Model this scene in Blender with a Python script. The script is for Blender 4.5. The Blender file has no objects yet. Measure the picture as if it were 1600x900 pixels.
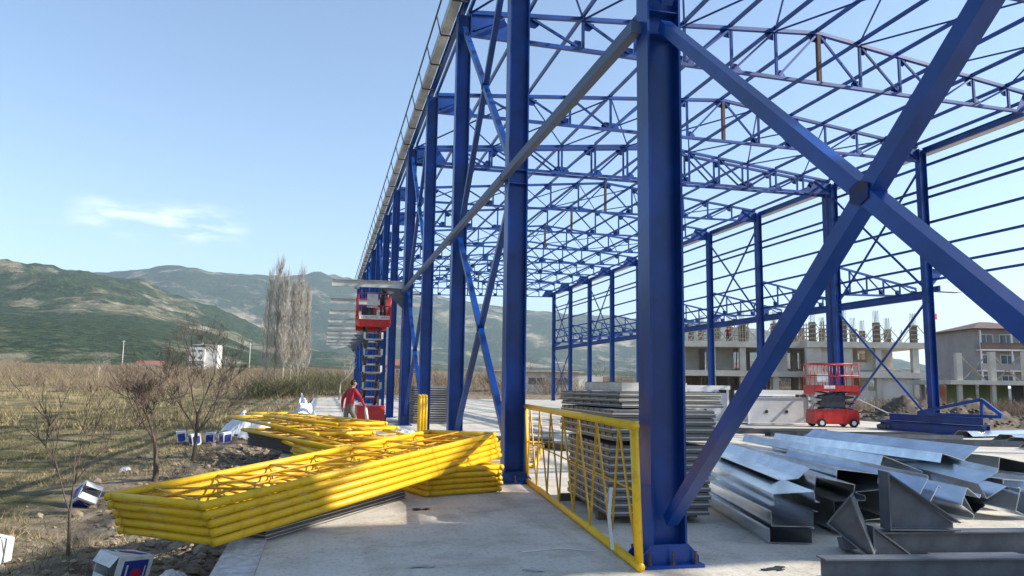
import bpy, math, random
import numpy as np
from mathutils import Vector, Matrix, Euler
random.seed(7)
R = math.radians
sc = bpy.context.scene
C = sc.collection

# ------------------------------------------------------------------ camera
cam = bpy.data.cameras.new('camera'); camo = bpy.data.objects.new('camera', cam); C.objects.link(camo)
yaw, pit, rol = 0.238, 0.1258, 0.0145
fw = Vector((math.sin(yaw)*math.cos(pit), math.cos(yaw)*math.cos(pit), math.sin(pit)))
rt = Vector((math.cos(yaw), -math.sin(yaw), 0)); up = rt.cross(fw)
r2 = rt*math.cos(rol)+up*math.sin(rol); u2 = -rt*math.sin(rol)+up*math.cos(rol)
camo.matrix_world = Matrix(((r2.x, u2.x, -fw.x, 0), (r2.y, u2.y, -fw.y, 0), (r2.z, u2.z, -fw.z, 1.65), (0, 0, 0, 1)))
cam.sensor_width = 36; cam.lens = 27.0; cam.clip_start = 0.05; cam.clip_end = 20000
sc.camera = camo
# ------------------------------------------------------------------ light
SUN_EL = R(33); SUN_AZ = R(108)          # azimuth clockwise from +Y
world = bpy.data.worlds.new('World'); sc.world = world; world.use_nodes = True
nt = world.node_tree; bg = nt.nodes['Background']
sky = nt.nodes.new('ShaderNodeTexSky'); sky.sky_type = 'NISHITA'; sky.sun_disc = False
sky.sun_elevation = SUN_EL; sky.sun_rotation = SUN_AZ; sky.air_density = 1.0; sky.dust_density = .35; sky.ozone_density = 1.2
bg.inputs[1].default_value = 0.15
# thin low clouds over the ridge
tc = nt.nodes.new('ShaderNodeTexCoord'); mp = nt.nodes.new('ShaderNodeMapping'); mp.inputs['Scale'].default_value = (9, 9, 38)
nz = nt.nodes.new('ShaderNodeTexNoise'); nz.inputs['Scale'].default_value = 1.6; nz.inputs['Detail'].default_value = 7; nz.inputs['Roughness'].default_value = .55
cr = nt.nodes.new('ShaderNodeValToRGB'); cr.color_ramp.elements[0].position = .46; cr.color_ramp.elements[1].position = .66
sep = nt.nodes.new('ShaderNodeSeparateXYZ')
band = nt.nodes.new('ShaderNodeValToRGB'); e = band.color_ramp.elements
e[0].position = .158; e[0].color = (0, 0, 0, 1); e[1].position = .178; e[1].color = (1, 1, 1, 1)
k = band.color_ramp.elements.new(.192); k.color = (1, 1, 1, 1); k = band.color_ramp.elements.new(.215); k.color = (0, 0, 0, 1)
mul = nt.nodes.new('ShaderNodeMath'); mul.operation = 'MULTIPLY'
mul2 = nt.nodes.new('ShaderNodeMath'); mul2.operation = 'MULTIPLY'; mul2.inputs[1].default_value = .62
mix = nt.nodes.new('ShaderNodeMixRGB'); mix.inputs[2].default_value = (7.0, 7.2, 7.6, 1)
L = nt.links.new
L(tc.outputs['Generated'], mp.inputs[0]); L(mp.outputs[0], nz.inputs['Vector']); L(nz.outputs['Fac'], cr.inputs[0])
L(tc.outputs['Generated'], sep.inputs[0]); L(sep.outputs['Z'], band.inputs[0])
dp = nt.nodes.new('ShaderNodeVectorMath'); dp.operation = 'DOT_PRODUCT'; dp.inputs[1].default_value = (-.193, .963, .187)
cm = nt.nodes.new('ShaderNodeMapRange'); cm.inputs[1].default_value = .9945; cm.inputs[2].default_value = .9985; L(tc.outputs['Generated'], dp.inputs[0]); L(dp.outputs['Value'], cm.inputs[0])
m3 = nt.nodes.new('ShaderNodeMath'); m3.operation = 'MULTIPLY'; L(cr.outputs[0], m3.inputs[0]); L(cm.outputs[0], m3.inputs[1])
L(m3.outputs[0], mul.inputs[0]); L(band.outputs[0], mul.inputs[1]); L(mul.outputs[0], mul2.inputs[0])
L(mul2.outputs[0], mix.inputs[0]); L(sky.outputs[0], mix.inputs[1]); L(mix.outputs[0], bg.inputs[0])
sun = bpy.data.lights.new('sun', 'SUN'); suno = bpy.data.objects.new('sun', sun); C.objects.link(suno)
sun.energy = 5.0; sun.angle = R(.55); sun.color = (1, .94, .84)
sd = Vector((math.sin(SUN_AZ)*math.cos(SUN_EL), math.cos(SUN_AZ)*math.cos(SUN_EL), math.sin(SUN_EL)))
suno.rotation_euler = sd.to_track_quat('Z', 'Y').to_euler(); suno.location = (20, -10, 40)
sc.view_settings.view_transform = 'Standard'; sc.view_settings.look = 'None'
sc.view_settings.exposure = 0.72; sc.view_settings.gamma = 1; sc.view_settings.use_curve_mapping = False

sc.cycles.max_bounces = 6; sc.cycles.diffuse_bounces = 3; sc.cycles.glossy_bounces = 3; sc.cycles.transmission_bounces = 3; sc.cycles.volume_bounces = 0

# ------------------------------------------------------------------ materials
MATS = {}
def mat(name, col, rough=.6, metal=0., var=.15, scale=4., col2=None, bump=0., bscale=None, spec=.5, thr=(.4, .65)):
    if name in MATS: return MATS[name]
    m = bpy.data.materials.new(name); m.use_nodes = True; n = m.node_tree; b = n.nodes['Principled BSDF']
    b.inputs['Roughness'].default_value = rough; b.inputs['Metallic'].default_value = metal
    b.inputs['Specular IOR Level'].default_value = spec
    t = n.nodes.new('ShaderNodeTexCoord'); z = n.nodes.new('ShaderNodeTexNoise')
    z.inputs['Scale'].default_value = scale; z.inputs['Detail'].default_value = 6; z.inputs['Roughness'].default_value = .62
    n.links.new(t.outputs['Object'], z.inputs['Vector'])
    rp = n.nodes.new('ShaderNodeValToRGB'); rp.color_ramp.elements[0].position = thr[0]; rp.color_ramp.elements[1].position = thr[1]
    c = Vector(col); c2 = Vector(col2) if col2 else c*(1+var)
    a = c if col2 else c*(1-var)
    rp.color_ramp.elements[0].color = (*a, 1); rp.color_ramp.elements[1].color = (*c2, 1)
    n.links.new(z.outputs['Fac'], rp.inputs[0]); n.links.new(rp.outputs[0], b.inputs['Base Color'])
    if bump:
        z2 = n.nodes.new('ShaderNodeTexNoise'); z2.inputs['Scale'].default_value = bscale or scale*6; z2.inputs['Detail'].default_value = 5
        n.links.new(t.outputs['Object'], z2.inputs['Vector'])
        bp = n.nodes.new('ShaderNodeBump'); bp.inputs['Strength'].default_value = bump; bp.inputs['Distance'].default_value = .05
        n.links.new(z2.outputs['Fac'], bp.inputs['Height']); n.links.new(bp.outputs[0], b.inputs['Normal'])
    MATS[name] = m; return m
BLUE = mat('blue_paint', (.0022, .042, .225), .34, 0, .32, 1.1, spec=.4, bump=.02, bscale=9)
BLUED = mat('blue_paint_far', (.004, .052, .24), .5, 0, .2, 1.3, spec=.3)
RUSTY = mat('rusty_primer', (.13, .06, .025), .8, 0, .3, 14, (.02, .035, .09))
GUSS = mat('gusset_worn', (.05, .03, .025), .7, 0, .3, 14, (.006, .03, .13), thr=(.40, .55))
STRUT = mat('strut_worn', (.11, .10, .10), .55, 0, .2, 3.5, (.075, .11, .19), thr=(.30, .44))
YEL = mat('yellow_paint', (.60, .33, .006), .45, 0, .1, 7, (.80, .48, .007), .05, 30, thr=(.30, .48))
YELD = mat('yellow_rod', (.62, .33, .008), .5, 0, .2, 5)
CONC = mat('concrete', (.43, .395, .335), .85, 0, .15, .55, (.60, .56, .48), .35, 30, thr=(.33, .68))
CONC2 = mat('concrete_kerb', (.46, .45, .43), .95, 0, .2, 9, (.72, .71, .68), .9, 40)
CONCB = mat('concrete_frame', (.48, .45, .38), .9, 0, .15, .7, (.62, .58, .50), .3, 8)
WOOD = mat('formwork_wood', (.17, .125, .085), .85, 0, .3, 3)
WOODL = mat('prop_wood', (.40, .34, .26), .85, 0, .2, 3)
GALV = mat('galvanised', (.74, .78, .82), .2, .97, .1, 3, bump=.03, bscale=6)
GALVD = mat('gutter_zinc', (.50, .50, .47), .5, .5, .2, 2)
PRIM = mat('grey_primer', (.10, .11, .13), .55, 0, .2, 4)
SHEET = mat('grey_sheet', (.15, .145, .14), .5, .1, .2, 2)
SHEETE = mat('white_sheet_edge', (.50, .48, .45), .55, 0, .15, 5)
SHEETDK = mat('charcoal_sheet', (.045, .048, .055), .5, 0, .2, 3)
RED = mat('lift_red', (.55, .022, .018), .4, 0, .15, 4)
BLACK = mat('black_rubber', (.015, .015, .017), .7, 0, .2, 6)
STEELD = mat('dark_steel', (.05, .05, .055), .5, .3, .3, 6)
STEELL = mat('bright_steel', (.45, .45, .44), .4, .6, .2, 6)
WHITE = mat('white_paint', (.74, .73, .70), .6, 0, .06, 1.5)
PANELG = mat('panel_grey', (.56, .56, .55), .6, 0, .1, 1.5)
WALLW = mat('white_render', (.72, .69, .63), .85, 0, .1, .8)
DARKW = mat('dark_shade', (.02, .02, .022), .4)  # near-black colour standing in for shade
TILE = mat('roof_tile', (.24, .12, .08), .85, 0, .25, 2)
BRICK = mat('brick_red', (.36, .13, .07), .9, 0, .25, 3)
APTW = mat('apartment_wall', (.36, .32, .29), .85, 0, .1, .4)
APTB = mat('apartment_brown', (.16, .105, .08), .85, 0, .15, .6)
APTR = mat('apartment_roof', (.15, .09, .08), .85, 0, .2, .8)
GREENW = mat('green_wall', (.18, .24, .07), .85, 0, .2, .8)
GLASS = mat('window_glass', (.10, .13, .16), .12, 0, .2, .5)
BARK = mat('bark', (.11, .085, .06), .9, 0, .35, 8)
BARKL = mat('bark_pale', (.42, .37, .30), .9, 0, .3, 6)
TWIG = mat('twigs', (.17, .12, .09), .9, 0, .3, 5)
TWIGP = mat('poplar_twigs', (.46, .41, .34), .9, 0, .3, .6)
CARD = mat('carton_white', (.50, .47, .42), .8, 0, .06, 6, (.70, .70, .68), thr=(.3, .5))
CBLUE = mat('carton_blue', (.018, .035, .26), .6, 0, .2, 6)
CRED = mat('carton_red', (.5, .02, .03), .6)
SKIN = mat('skin', (.42, .22, .14), .6, 0, .1, 6)
JACK = mat('red_jacket', (.42, .012, .03), .8, 0, .2, 6)
TROU = mat('khaki_trousers', (.17, .15, .12), .85, 0, .2, 5)
HAIR = mat('dark_hair', (.02, .015, .012), .7)
DARKC = mat('dark_clothes', (.018, .018, .022), .8, 0, .3, 6)
CLOD = mat('soil_clod', (.20, .15, .10), .95, 0, .3, 6, (.34, .27, .19))
GDRY = mat('dry_grass', (.33, .26, .13), .9, 0, .3, .35)
GGRN = mat('green_grass', (.135, .135, .05), .9, 0, .35, .4)
BRUSH = mat('brush_twigs', (.20, .14, .095), .9, 0, .35, .09, (.33, .26, .16))
BRUSHG = mat('brush_leaf', (.085, .09, .04), .9, 0, .35, .2, (.16, .14, .06))
def plastic():
    m = bpy.data.materials.new('plastic_film'); m.use_nodes = True; b = m.node_tree.nodes['Principled BSDF']
    b.inputs['Base Color'].default_value = (.72, .73, .75, 1); b.inputs['Roughness'].default_value = .3
    b.inputs['Transmission Weight'].default_value = .1
    return m
FILM = plastic()

# ------------------------------------------------------------------ geometry helpers
class G:
    def __init__(s): s.v = []; s.f = []; s.m = []
    def add(s, vs, fs, mi=0):
        o = len(s.v); s.v += [tuple(x) for x in vs]; s.f += [tuple(i+o for i in q) for q in fs]; s.m += [mi]*len(fs); return s
BF = [(0, 3, 2, 1), (4, 5, 6, 7), (0, 1, 5, 4), (1, 2, 6, 5), (2, 3, 7, 6), (3, 0, 4, 7)]
def box(g, x0, x1, y0, y1, z0, z1, mi=0):
    return g.add([(x0, y0, z0), (x1, y0, z0), (x1, y1, z0), (x0, y1, z0), (x0, y0, z1), (x1, y0, z1), (x1, y1, z1), (x0, y1, z1)], BF, mi)
def frame(p, q, upv=(0, 0, 1)):
    p = Vector(p); q = Vector(q); d = (q-p); l = d.length; d = d/l; u = Vector(upv)
    if abs(d.dot(u)) > .985: u = Vector((0, 1, 0)) if abs(d.y) < .9 else Vector((1, 0, 0))
    s = d.cross(u).normalized(); u = s.cross(d).normalized(); return p, q, d, s, u, l
def bar(g, p, q, w, h, upv=(0, 0, 1), mi=0, os=0, ou=0):
    p, q, d, s, u, l = frame(p, q, upv); vs = []
    for c in (p, q):
        for a, b in ((-1, -1), (1, -1), (1, 1), (-1, 1)): vs.append(c+s*(a*w/2+os)+u*(b*h/2+ou))
    return g.add(vs, BF, mi)
def tube(g, p, q, r, n=8, r2=None, cap=True, mi=0):
    p, q, d, s, u, l = frame(p, q); r2 = r if r2 is None else r2; vs = []
    for c, rr in ((p, r), (q, r2)):
        for i in range(n):
            a = 2*math.pi*i/n; vs.append(c+s*math.cos(a)*rr+u*math.sin(a)*rr)
    fs = [(i, (i+1) % n, n+(i+1) % n, n+i) for i in range(n)]
    if cap: fs += [tuple(range(n-1, -1, -1)), tuple(range(n, 2*n))]
    return g.add(vs, fs, mi)
def ibar(g, p, q, d, w, tf=.016, tw=.010, upv=(0, 0, 1), mi=0):
    bar(g, p, q, w, tf, upv, mi, ou=d/2-tf/2); bar(g, p, q, w, tf, upv, mi, ou=-d/2+tf/2); bar(g, p, q, tw, d-2*tf, upv, mi); return g
def prism(g, pts, off, mi=0):
    n = len(pts); o = Vector(off); a = [Vector(p) for p in pts]
    return g.add(a+[p+o for p in a], [tuple(range(n-1, -1, -1)), tuple(range(n, 2*n))]+[(i, (i+1) % n, n+(i+1) % n, n+i) for i in range(n)], mi)
def lump(g, c, r, n=1, jit=.3, sq=(1, 1, .7), mi=0, rnd=random):
    t = (1+5**.5)/2; V = [(-1, t, 0), (1, t, 0), (-1, -t, 0), (1, -t, 0), (0, -1, t), (0, 1, t), (0, -1, -t), (0, 1, -t), (t, 0, -1), (t, 0, 1), (-t, 0, -1), (-t, 0, 1)]
    F = [(0, 11, 5), (0, 5, 1), (0, 1, 7), (0, 7, 10), (0, 10, 11), (1, 5, 9), (5, 11, 4), (11, 10, 2), (10, 7, 6), (7, 1, 8), (3, 9, 4), (3, 4, 2), (3, 2, 6), (3, 6, 8), (3, 8, 9), (4, 9, 5), (2, 4, 11), (6, 2, 10), (8, 6, 7), (9, 8, 1)]
    vs = []
    for v in V:
        k = r/1.9*(1+rnd.uniform(-jit, jit)); vs.append((c[0]+v[0]*k*sq[0], c[1]+v[1]*k*sq[1], c[2]+v[2]*k*sq[2]))
    return g.add(vs, F, mi)
def mesh(name, g, mats, smooth=False):
    me = bpy.data.meshes.new(name); me.from_pydata(g.v, [], g.f)
    for m in (mats if isinstance(mats, (list, tuple)) else [mats]): me.materials.append(m)
    if any(g.m): me.polygons.foreach_set('material_index', g.m)
    if smooth: me.polygons.foreach_set('use_smooth', [True]*len(g.f))
    me.update(); return me
def ob(name, g, mats, parent=None, smooth=False, kind=None, label=None, cat=None, group=None):
    me = g if isinstance(g, bpy.types.Mesh) else mesh(name, g, mats, smooth)
    o = bpy.data.objects.new(name, me); C.objects.link(o)
    if parent: o.parent = parent
    if kind: o['kind'] = kind
    if label: o['label'] = label
    if cat: o['category'] = cat
    if group: o['group'] = group
    return o
def thing(name, label, cat, loc=(0, 0, 0), rot=(0, 0, 0), group=None):
    o = bpy.data.objects.new(name, None); C.objects.link(o); o.location = loc; o.rotation_euler = rot; o.empty_display_size = .2
    o['label'] = label; o['category'] = cat
    if group: o['group'] = group
    return o
def copy_tree(o, parent=None):
    c = o.copy(); C.objects.link(c)
    if parent: c.parent = parent
    for ch in list(o.children): copy_tree(ch, c)
    return c

# ------------------------------------------------------------------ terrain
def fbm(x, y, sc0=1., oct=4):
    s = 0; a = 1; f = sc0
    for i in range(oct):
        s = s+a*(np.sin(x*f*1.3+1.7*i+np.sin(y*f*.9+i*2.1)*1.3)*np.cos(y*f*1.1-.6*i+np.sin(x*f*.7+i)*1.2)); a *= .5; f *= 2.03
    return s
def sstep(a, b, x):
    t = np.clip((x-a)/(b-a), 0, 1); return t*t*(3-2*t)
SX0, SX1, SY0, SY1 = -.5, 28.5, -14., 88.
def field_z(x, y):
    x = np.asarray(x, float); y = np.asarray(y, float); r = np.hypot(x, y); az = np.degrees(np.arctan2(x, y))
    z = -.40+.07*fbm(x, y, .55, 4)+.03*fbm(x+9, y, 2.7, 3)
    rise = np.clip(r-70, 0, None)*.028*(1-sstep(12, 34, az))*(1-sstep(300, 700, r)*.5)
    dx = np.maximum(np.maximum(SX0-.35-x, x-SX1), 0); dy = np.maximum(np.maximum(SY0-y, y-SY1), 0); d = np.hypot(dx, dy)
    z = z-.25*(1-sstep(0, .5, d))
    z = z+.16*np.exp(-((d-1.9)/.8)**2)*(x < 0)*(.6+.5*fbm(x, y, 1.3, 2))
    return z+rise
def polar(name, rs, na, zf, m, kind='structure'):
    rs = np.array(rs); A = np.linspace(0, 2*np.pi, na, endpoint=False); rr, aa = np.meshgrid(rs, A, indexing='ij')
    x = rr*np.sin(aa); y = rr*np.cos(aa); z = zf(x, y); n = len(rs)
    v = np.stack([x.ravel(), y.ravel(), z.ravel()], 1).tolist()
    f = [(i*na+j, (i+1)*na+j, (i+1)*na+(j+1) % na, i*na+(j+1) % na) for i in range(n-1) for j in range(na)]
    g = G(); g.v = v; g.f = f; g.m = [0]*len(f)
    return ob(name, g, m, smooth=True, kind=kind)
def field_mat():
    m = bpy.data.materials.new('field_ground'); m.use_nodes = True; n = m.node_tree; b = n.nodes['Principled BSDF']; b.inputs['Roughness'].default_value = .95
    b.inputs['Specular IOR Level'].default_value = .1
    t = n.nodes.new('ShaderNodeTexCoord')
    def noise(s, d=6):
        z = n.nodes.new('ShaderNodeTexNoise'); z.inputs['Scale'].default_value = s; z.inputs['Detail'].default_value = d; z.inputs['Roughness'].default_value = .65
        n.links.new(t.outputs['Object'], z.inputs['Vector']); return z
    def ramp(src, a, ca, bb, cb):
        r = n.nodes.new('ShaderNodeValToRGB'); r.color_ramp.elements[0].position = a; r.color_ramp.elements[0].color = (*ca, 1)
        r.color_ramp.elements[1].position = bb; r.color_ramp.elements[1].color = (*cb, 1); n.links.new(src, r.inputs[0]); return r
    g1 = ramp(noise(.35).outputs['Fac'], .42, (.10, .095, .042), .58, (.27, .21, .115))
    s1 = ramp(noise(2.2, 8).outputs['Fac'], .35, (.12, .088, .058), .65, (.34, .275, .195))
    # soil thrown up beside the slab: distance in X from the slab edge, roughened
    sx = n.nodes.new('ShaderNodeSeparateXYZ'); n.links.new(t.outputs['Object'], sx.inputs[0])
    z3 = noise(.55, 5); ad = n.nodes.new('ShaderNodeMath'); ad.operation = 'MULTIPLY_ADD'; ad.inputs[1].default_value = 7.; n.links.new(z3.outputs['Fac'], ad.inputs[0]); n.links.new(sx.outputs['X'], ad.inputs[2])
    r3 = ramp(ad.outputs[0], -.9, (0, 0, 0), .5, (1, 1, 1))
    mr = n.nodes.new('ShaderNodeMapRange'); mr.inputs[1].default_value = -2.2; mr.inputs[2].default_value = .4; n.links.new(ad.outputs[0], mr.inputs[0])
    mx = n.nodes.new('ShaderNodeMixRGB'); n.links.new(mr.outputs[0], mx.inputs[0]); n.links.new(g1.outputs[0], mx.inputs[1]); n.links.new(s1.outputs[0], mx.inputs[2])
    n.links.new(mx.outputs[0], b.inputs['Base Color'])
    bz = noise(9, 8); bp = n.nodes.new('ShaderNodeBump'); bp.inputs['Strength'].default_value = .8; bp.inputs['Distance'].default_value = .12
    n.links.new(bz.outputs['Fac'], bp.inputs['Height']); n.links.new(bp.outputs[0], b.inputs['Normal'])
    return m
rs = [0.5]+list(np.geomspace(1.5, 700, 190))
polar('field', rs, 420, field_z, field_mat())
# hills
AZ = np.array([-180, -120, -70, -45, -30, -20.4, -16.9, -12.4, -10.4, -7.5, -4.3, -.5, 8.4, 14.6, 20.3, 26.8, 31.3, 42, 47, 60, 120, 180.])
B2 = np.array([3, 3, 5, 5.6, 6.1, 6.2, 6.4, 7.15, 7.6, 7.25, 7.2, 7.55, 6.35, 5.3, 5.05, 4.4, 3.95, 1.6, 1.2, 1.2, 2, 3.])
F1 = np.array([2, 2, 5, 5.8, 6.2, 6.45, 6.8, 6.5, 5.6, 4.7, 3.5, 2.1, .9, .5, .4, .3, .3, .2, .2, .3, 1, 2.])
def hill_z(x, y):
    r = np.hypot(x, y); az = np.degrees(np.arctan2(x, y))
    b = np.tan(np.radians(np.interp(az, AZ, B2))); a = np.tan(np.radians(np.interp(az, AZ, F1)))
    zb = b*4200*(.12*sstep(900, 2600, r)+.88*sstep(2300, 4200, r))*(1-.3*sstep(4300, 6000, r))
    za = a*1900*(.22*sstep(480, 900, r)+.78*sstep(850, 1900, r))*(1-.75*sstep(2000, 3000, r))
    z = np.maximum(za, zb)
    amp = sstep(650, 1500, r)
    z = z+amp*(22*fbm(x, y, .0042, 4)*(.5+.5*sstep(0, 60, z))*(1-.85*np.exp(-((r-1900)/170)**2)-.85*np.exp(-((r-4200)/300)**2)))+amp*np.minimum(6., z*.05)*fbm(x, y, .035, 3)
    return z+4*sstep(400, 700, r)-6*(1-sstep(560, 640, r))
def hill_mat():
    m = bpy.data.materials.new('hill_forest'); m.use_nodes = True; n = m.node_tree; b = n.nodes['Principled BSDF']; b.inputs['Roughness'].default_value = 1
    b.inputs['Specular IOR Level'].default_value = .05
    t = n.nodes.new('ShaderNodeTexCoord')
    def noise(s, d=6, rg=.65):
        z = n.nodes.new('ShaderNodeTexNoise'); z.inputs['Scale'].default_value = s; z.inputs['Detail'].default_value = d; z.inputs['Roughness'].default_value = rg
        n.links.new(t.outputs['Object'], z.inputs['Vector']); return z.outputs['Fac']
    def ramp(src, els):
        r = n.nodes.new('ShaderNodeValToRGB'); e = r.color_ramp.elements
        while len(e) < len(els): e.new(.5)
        for q, (p, c) in zip(e, els): q.position = p; q.color = (*c, 1)
        n.links.new(src, r.inputs[0]); return r
    forest = ramp(noise(.11, 8, .8), [(.38, (.012, .024, .012)), (.52, (.045, .07, .03)), (.64, (.11, .13, .06))])
    bare = ramp(noise(.02, 8), [(.38, (.12, .115, .06)), (.52, (.30, .26, .17)), (.62, (.48, .41, .30))])
    mask = ramp(noise(.0052, 9, .68), [(.525, (0, 0, 0)), (.62, (1, 1, 1))])
    mx = n.nodes.new('ShaderNodeMixRGB'); n.links.new(mask.outputs[0], mx.inputs[0]); n.links.new(forest.outputs[0], mx.inputs[1]); n.links.new(bare.outputs[0], mx.inputs[2])
    n.links.new(mx.outputs[0], b.inputs['Base Color'])
    bp = n.nodes.new('ShaderNodeBump'); bp.inputs['Strength'].default_value = 1; bp.inputs['Distance'].default_value = 9
    n.links.new(noise(.10, 6, .7), bp.inputs['Height']); n.links.new(bp.outputs[0], b.inputs['Normal'])
    return m
polar('hills', list(np.linspace(560, 2100, 90))+list(np.linspace(2130, 6000, 80)), 720, hill_z, hill_mat())
def gz(x, y): return float(field_z(x, y))

# slab and its edge beam
g = G(); box(g, SX0+.003, SX1, SY0, SY1, -.75, 0)
def slab_mat():
    m = bpy.data.materials.new('slab_concrete'); m.use_nodes = True; n = m.node_tree; b = n.nodes['Principled BSDF']; b.inputs['Roughness'].default_value = .82
    t = n.nodes.new('ShaderNodeTexCoord')
    def noise(s, d, rg, st=(1, 1, 1)):
        mp_ = n.nodes.new('ShaderNodeMapping'); mp_.inputs['Scale'].default_value = st; n.links.new(t.outputs['Object'], mp_.inputs[0])
        z = n.nodes.new('ShaderNodeTexNoise'); z.inputs['Scale'].default_value = s; z.inputs['Detail'].default_value = d; z.inputs['Roughness'].default_value = rg; n.links.new(mp_.outputs[0], z.inputs['Vector']); return z.outputs['Fac']
    def ramp(src, els):
        r = n.nodes.new('ShaderNodeValToRGB'); e = r.color_ramp.elements
        while len(e) < len(els): e.new(.5)
        for q, (p, c) in zip(e, els): q.position = p; q.color = (*c, 1)
        n.links.new(src, r.inputs[0]); return r.outputs[0]
    def mulc(a, c):
        x = n.nodes.new('ShaderNodeMixRGB'); x.blend_type = 'MULTIPLY'; x.inputs[0].default_value = 1; n.links.new(a, x.inputs[1]); n.links.new(c, x.inputs[2]); return x.outputs[0]
    base = ramp(noise(.45, 6, .6), [(.32, (.50, .46, .39)), (.66, (.66, .61, .52))])
    dirt = ramp(noise(1.3, 9, .72), [(.36, (.74, .70, .65)), (.52, (1, 1, 1))])
    speck = ramp(noise(22, 4, .7), [(.36, (.66, .64, .62)), (.46, (1, 1, 1))])
    tyre = ramp(noise(1.1, 6, .6, (2.6, .10, 1)), [(.36, (.88, .87, .85)), (.50, (1, 1, 1))])
    n.links.new(mulc(mulc(mulc(base, dirt), speck), tyre), b.inputs['Base Color'])
    bp = n.nodes.new('ShaderNodeBump'); bp.inputs['Strength'].default_value = .35; bp.inputs['Distance'].default_value = .02; n.links.new(noise(14, 8, .7), bp.inputs['Height']); n.links.new(bp.outputs[0], b.inputs['Normal'])
    return m
slab_o = ob('concrete_slab', g, slab_mat(), kind='structure')
y = SY0; i = 0
while y < SY1:
    l = 9.7; g = G(); e = min(SY1, y+l-.02); dz = random.uniform(-.008, .012)
    box(g, SX0-.36, SX0, y, e, -.8, .012+dz)
    ob('edge_beam', g, CONC2, parent=slab_o); y += l

# ------------------------------------------------------------------ steel hall
XL, XR, YA, S, GAP, YO = 3.21, 25.0, 6.985, 6.033, 1.01, 2.43
HS = 5.33
TW = .5      # spacing of the twin frames at the movement joint
def Yl(n): return YA+n*S+(GAP if n > 4 else 0)
hall = thing('steel_hall', 'tall blue steel frame of an unfinished industrial hall standing on the concrete slab', 'steel frame')
XRG = 14.85
def fy(n, x): return Yl(n)+YO*(x-XL)/(XR-XL)
def ztop(x): return 11.42+(12.92-11.42)*(x-XL)/(XRG-XL) if x <= XRG else 12.92-(12.92-12.25)*(x-XRG)/(XR-XRG)
def zbot(x): return 10.83+(11.62-10.83)*(x-XL)/(XR-XL)
def column(x, y, h, out, detail, bm=BLUE, w=.34, b=.28):
    g = G()
    for sx in (-1, 1): box(g, x+sx*w/2-.011, x+sx*w/2+.011, y-b/2, y+b/2, .03, h)
    box(g, x-w/2+.011, x+w/2-.011, y-.008, y+.008, .03, h)
    o = ob('column', g, bm, hall)
    g = G(); box(g, x-.30, x+.30, y-.25, y+.25, .0, .03); ob('base_plate', g, bm, o)
    if detail:
        for sy in (-1, 1):
            g = G(); prism(g, [(x-.29, y+sy*(b/2+.003), .03), (x+.29, y+sy*(b/2+.003), .03), (x+.29, y+sy*(b/2+.003), .09), (x+.18, y+sy*(b/2+.003), .2), (x-.18, y+sy*(b/2+.003), .2), (x-.29, y+sy*(b/2+.003), .09)], (0, sy*.014, 0)); ob('stiffener', g, bm, o)
        for sx in (-1, 0, 1):
            for sy in (-1, 1):
                g = G(); tube(g, (x+sx*.23, y+sy*.205, .03), (x+sx*.23, y+sy*.205, .14), .013, 8); tube(g, (x+sx*.23, y+sy*.205, .03), (x+sx*.23, y+sy*.205, .055), .026, 6); ob('anchor_bolt', g, RUSTY, o)
        for zz in (5.2, 5.45):
            g = G()
            for sy in (-1, 1): box(g, x-w/2+.012, x+w/2-.012, y+sy*.009, y+sy*(b/2-.01), zz, zz+.012) if sy > 0 else box(g, x-w/2+.012, x+w/2-.012, y-b/2+.01, y-.009, zz, zz+.012)
            ob('web_stiffener', g, bm, o)
    return o
frames = []
for n in range(-2, 13): frames.append((n, 0.))
frames.insert(7, (4, TW))
for n, dy in frames:
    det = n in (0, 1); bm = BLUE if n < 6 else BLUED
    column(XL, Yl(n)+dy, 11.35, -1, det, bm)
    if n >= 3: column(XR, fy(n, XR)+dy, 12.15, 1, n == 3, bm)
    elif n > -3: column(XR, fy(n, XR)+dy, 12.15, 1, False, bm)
NX = [XL+.17+(XRG-XL-.17)*i/7 for i in range(8)]+[XRG+(XR-.17-XRG)*i/6 for i in range(1, 7)]
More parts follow.
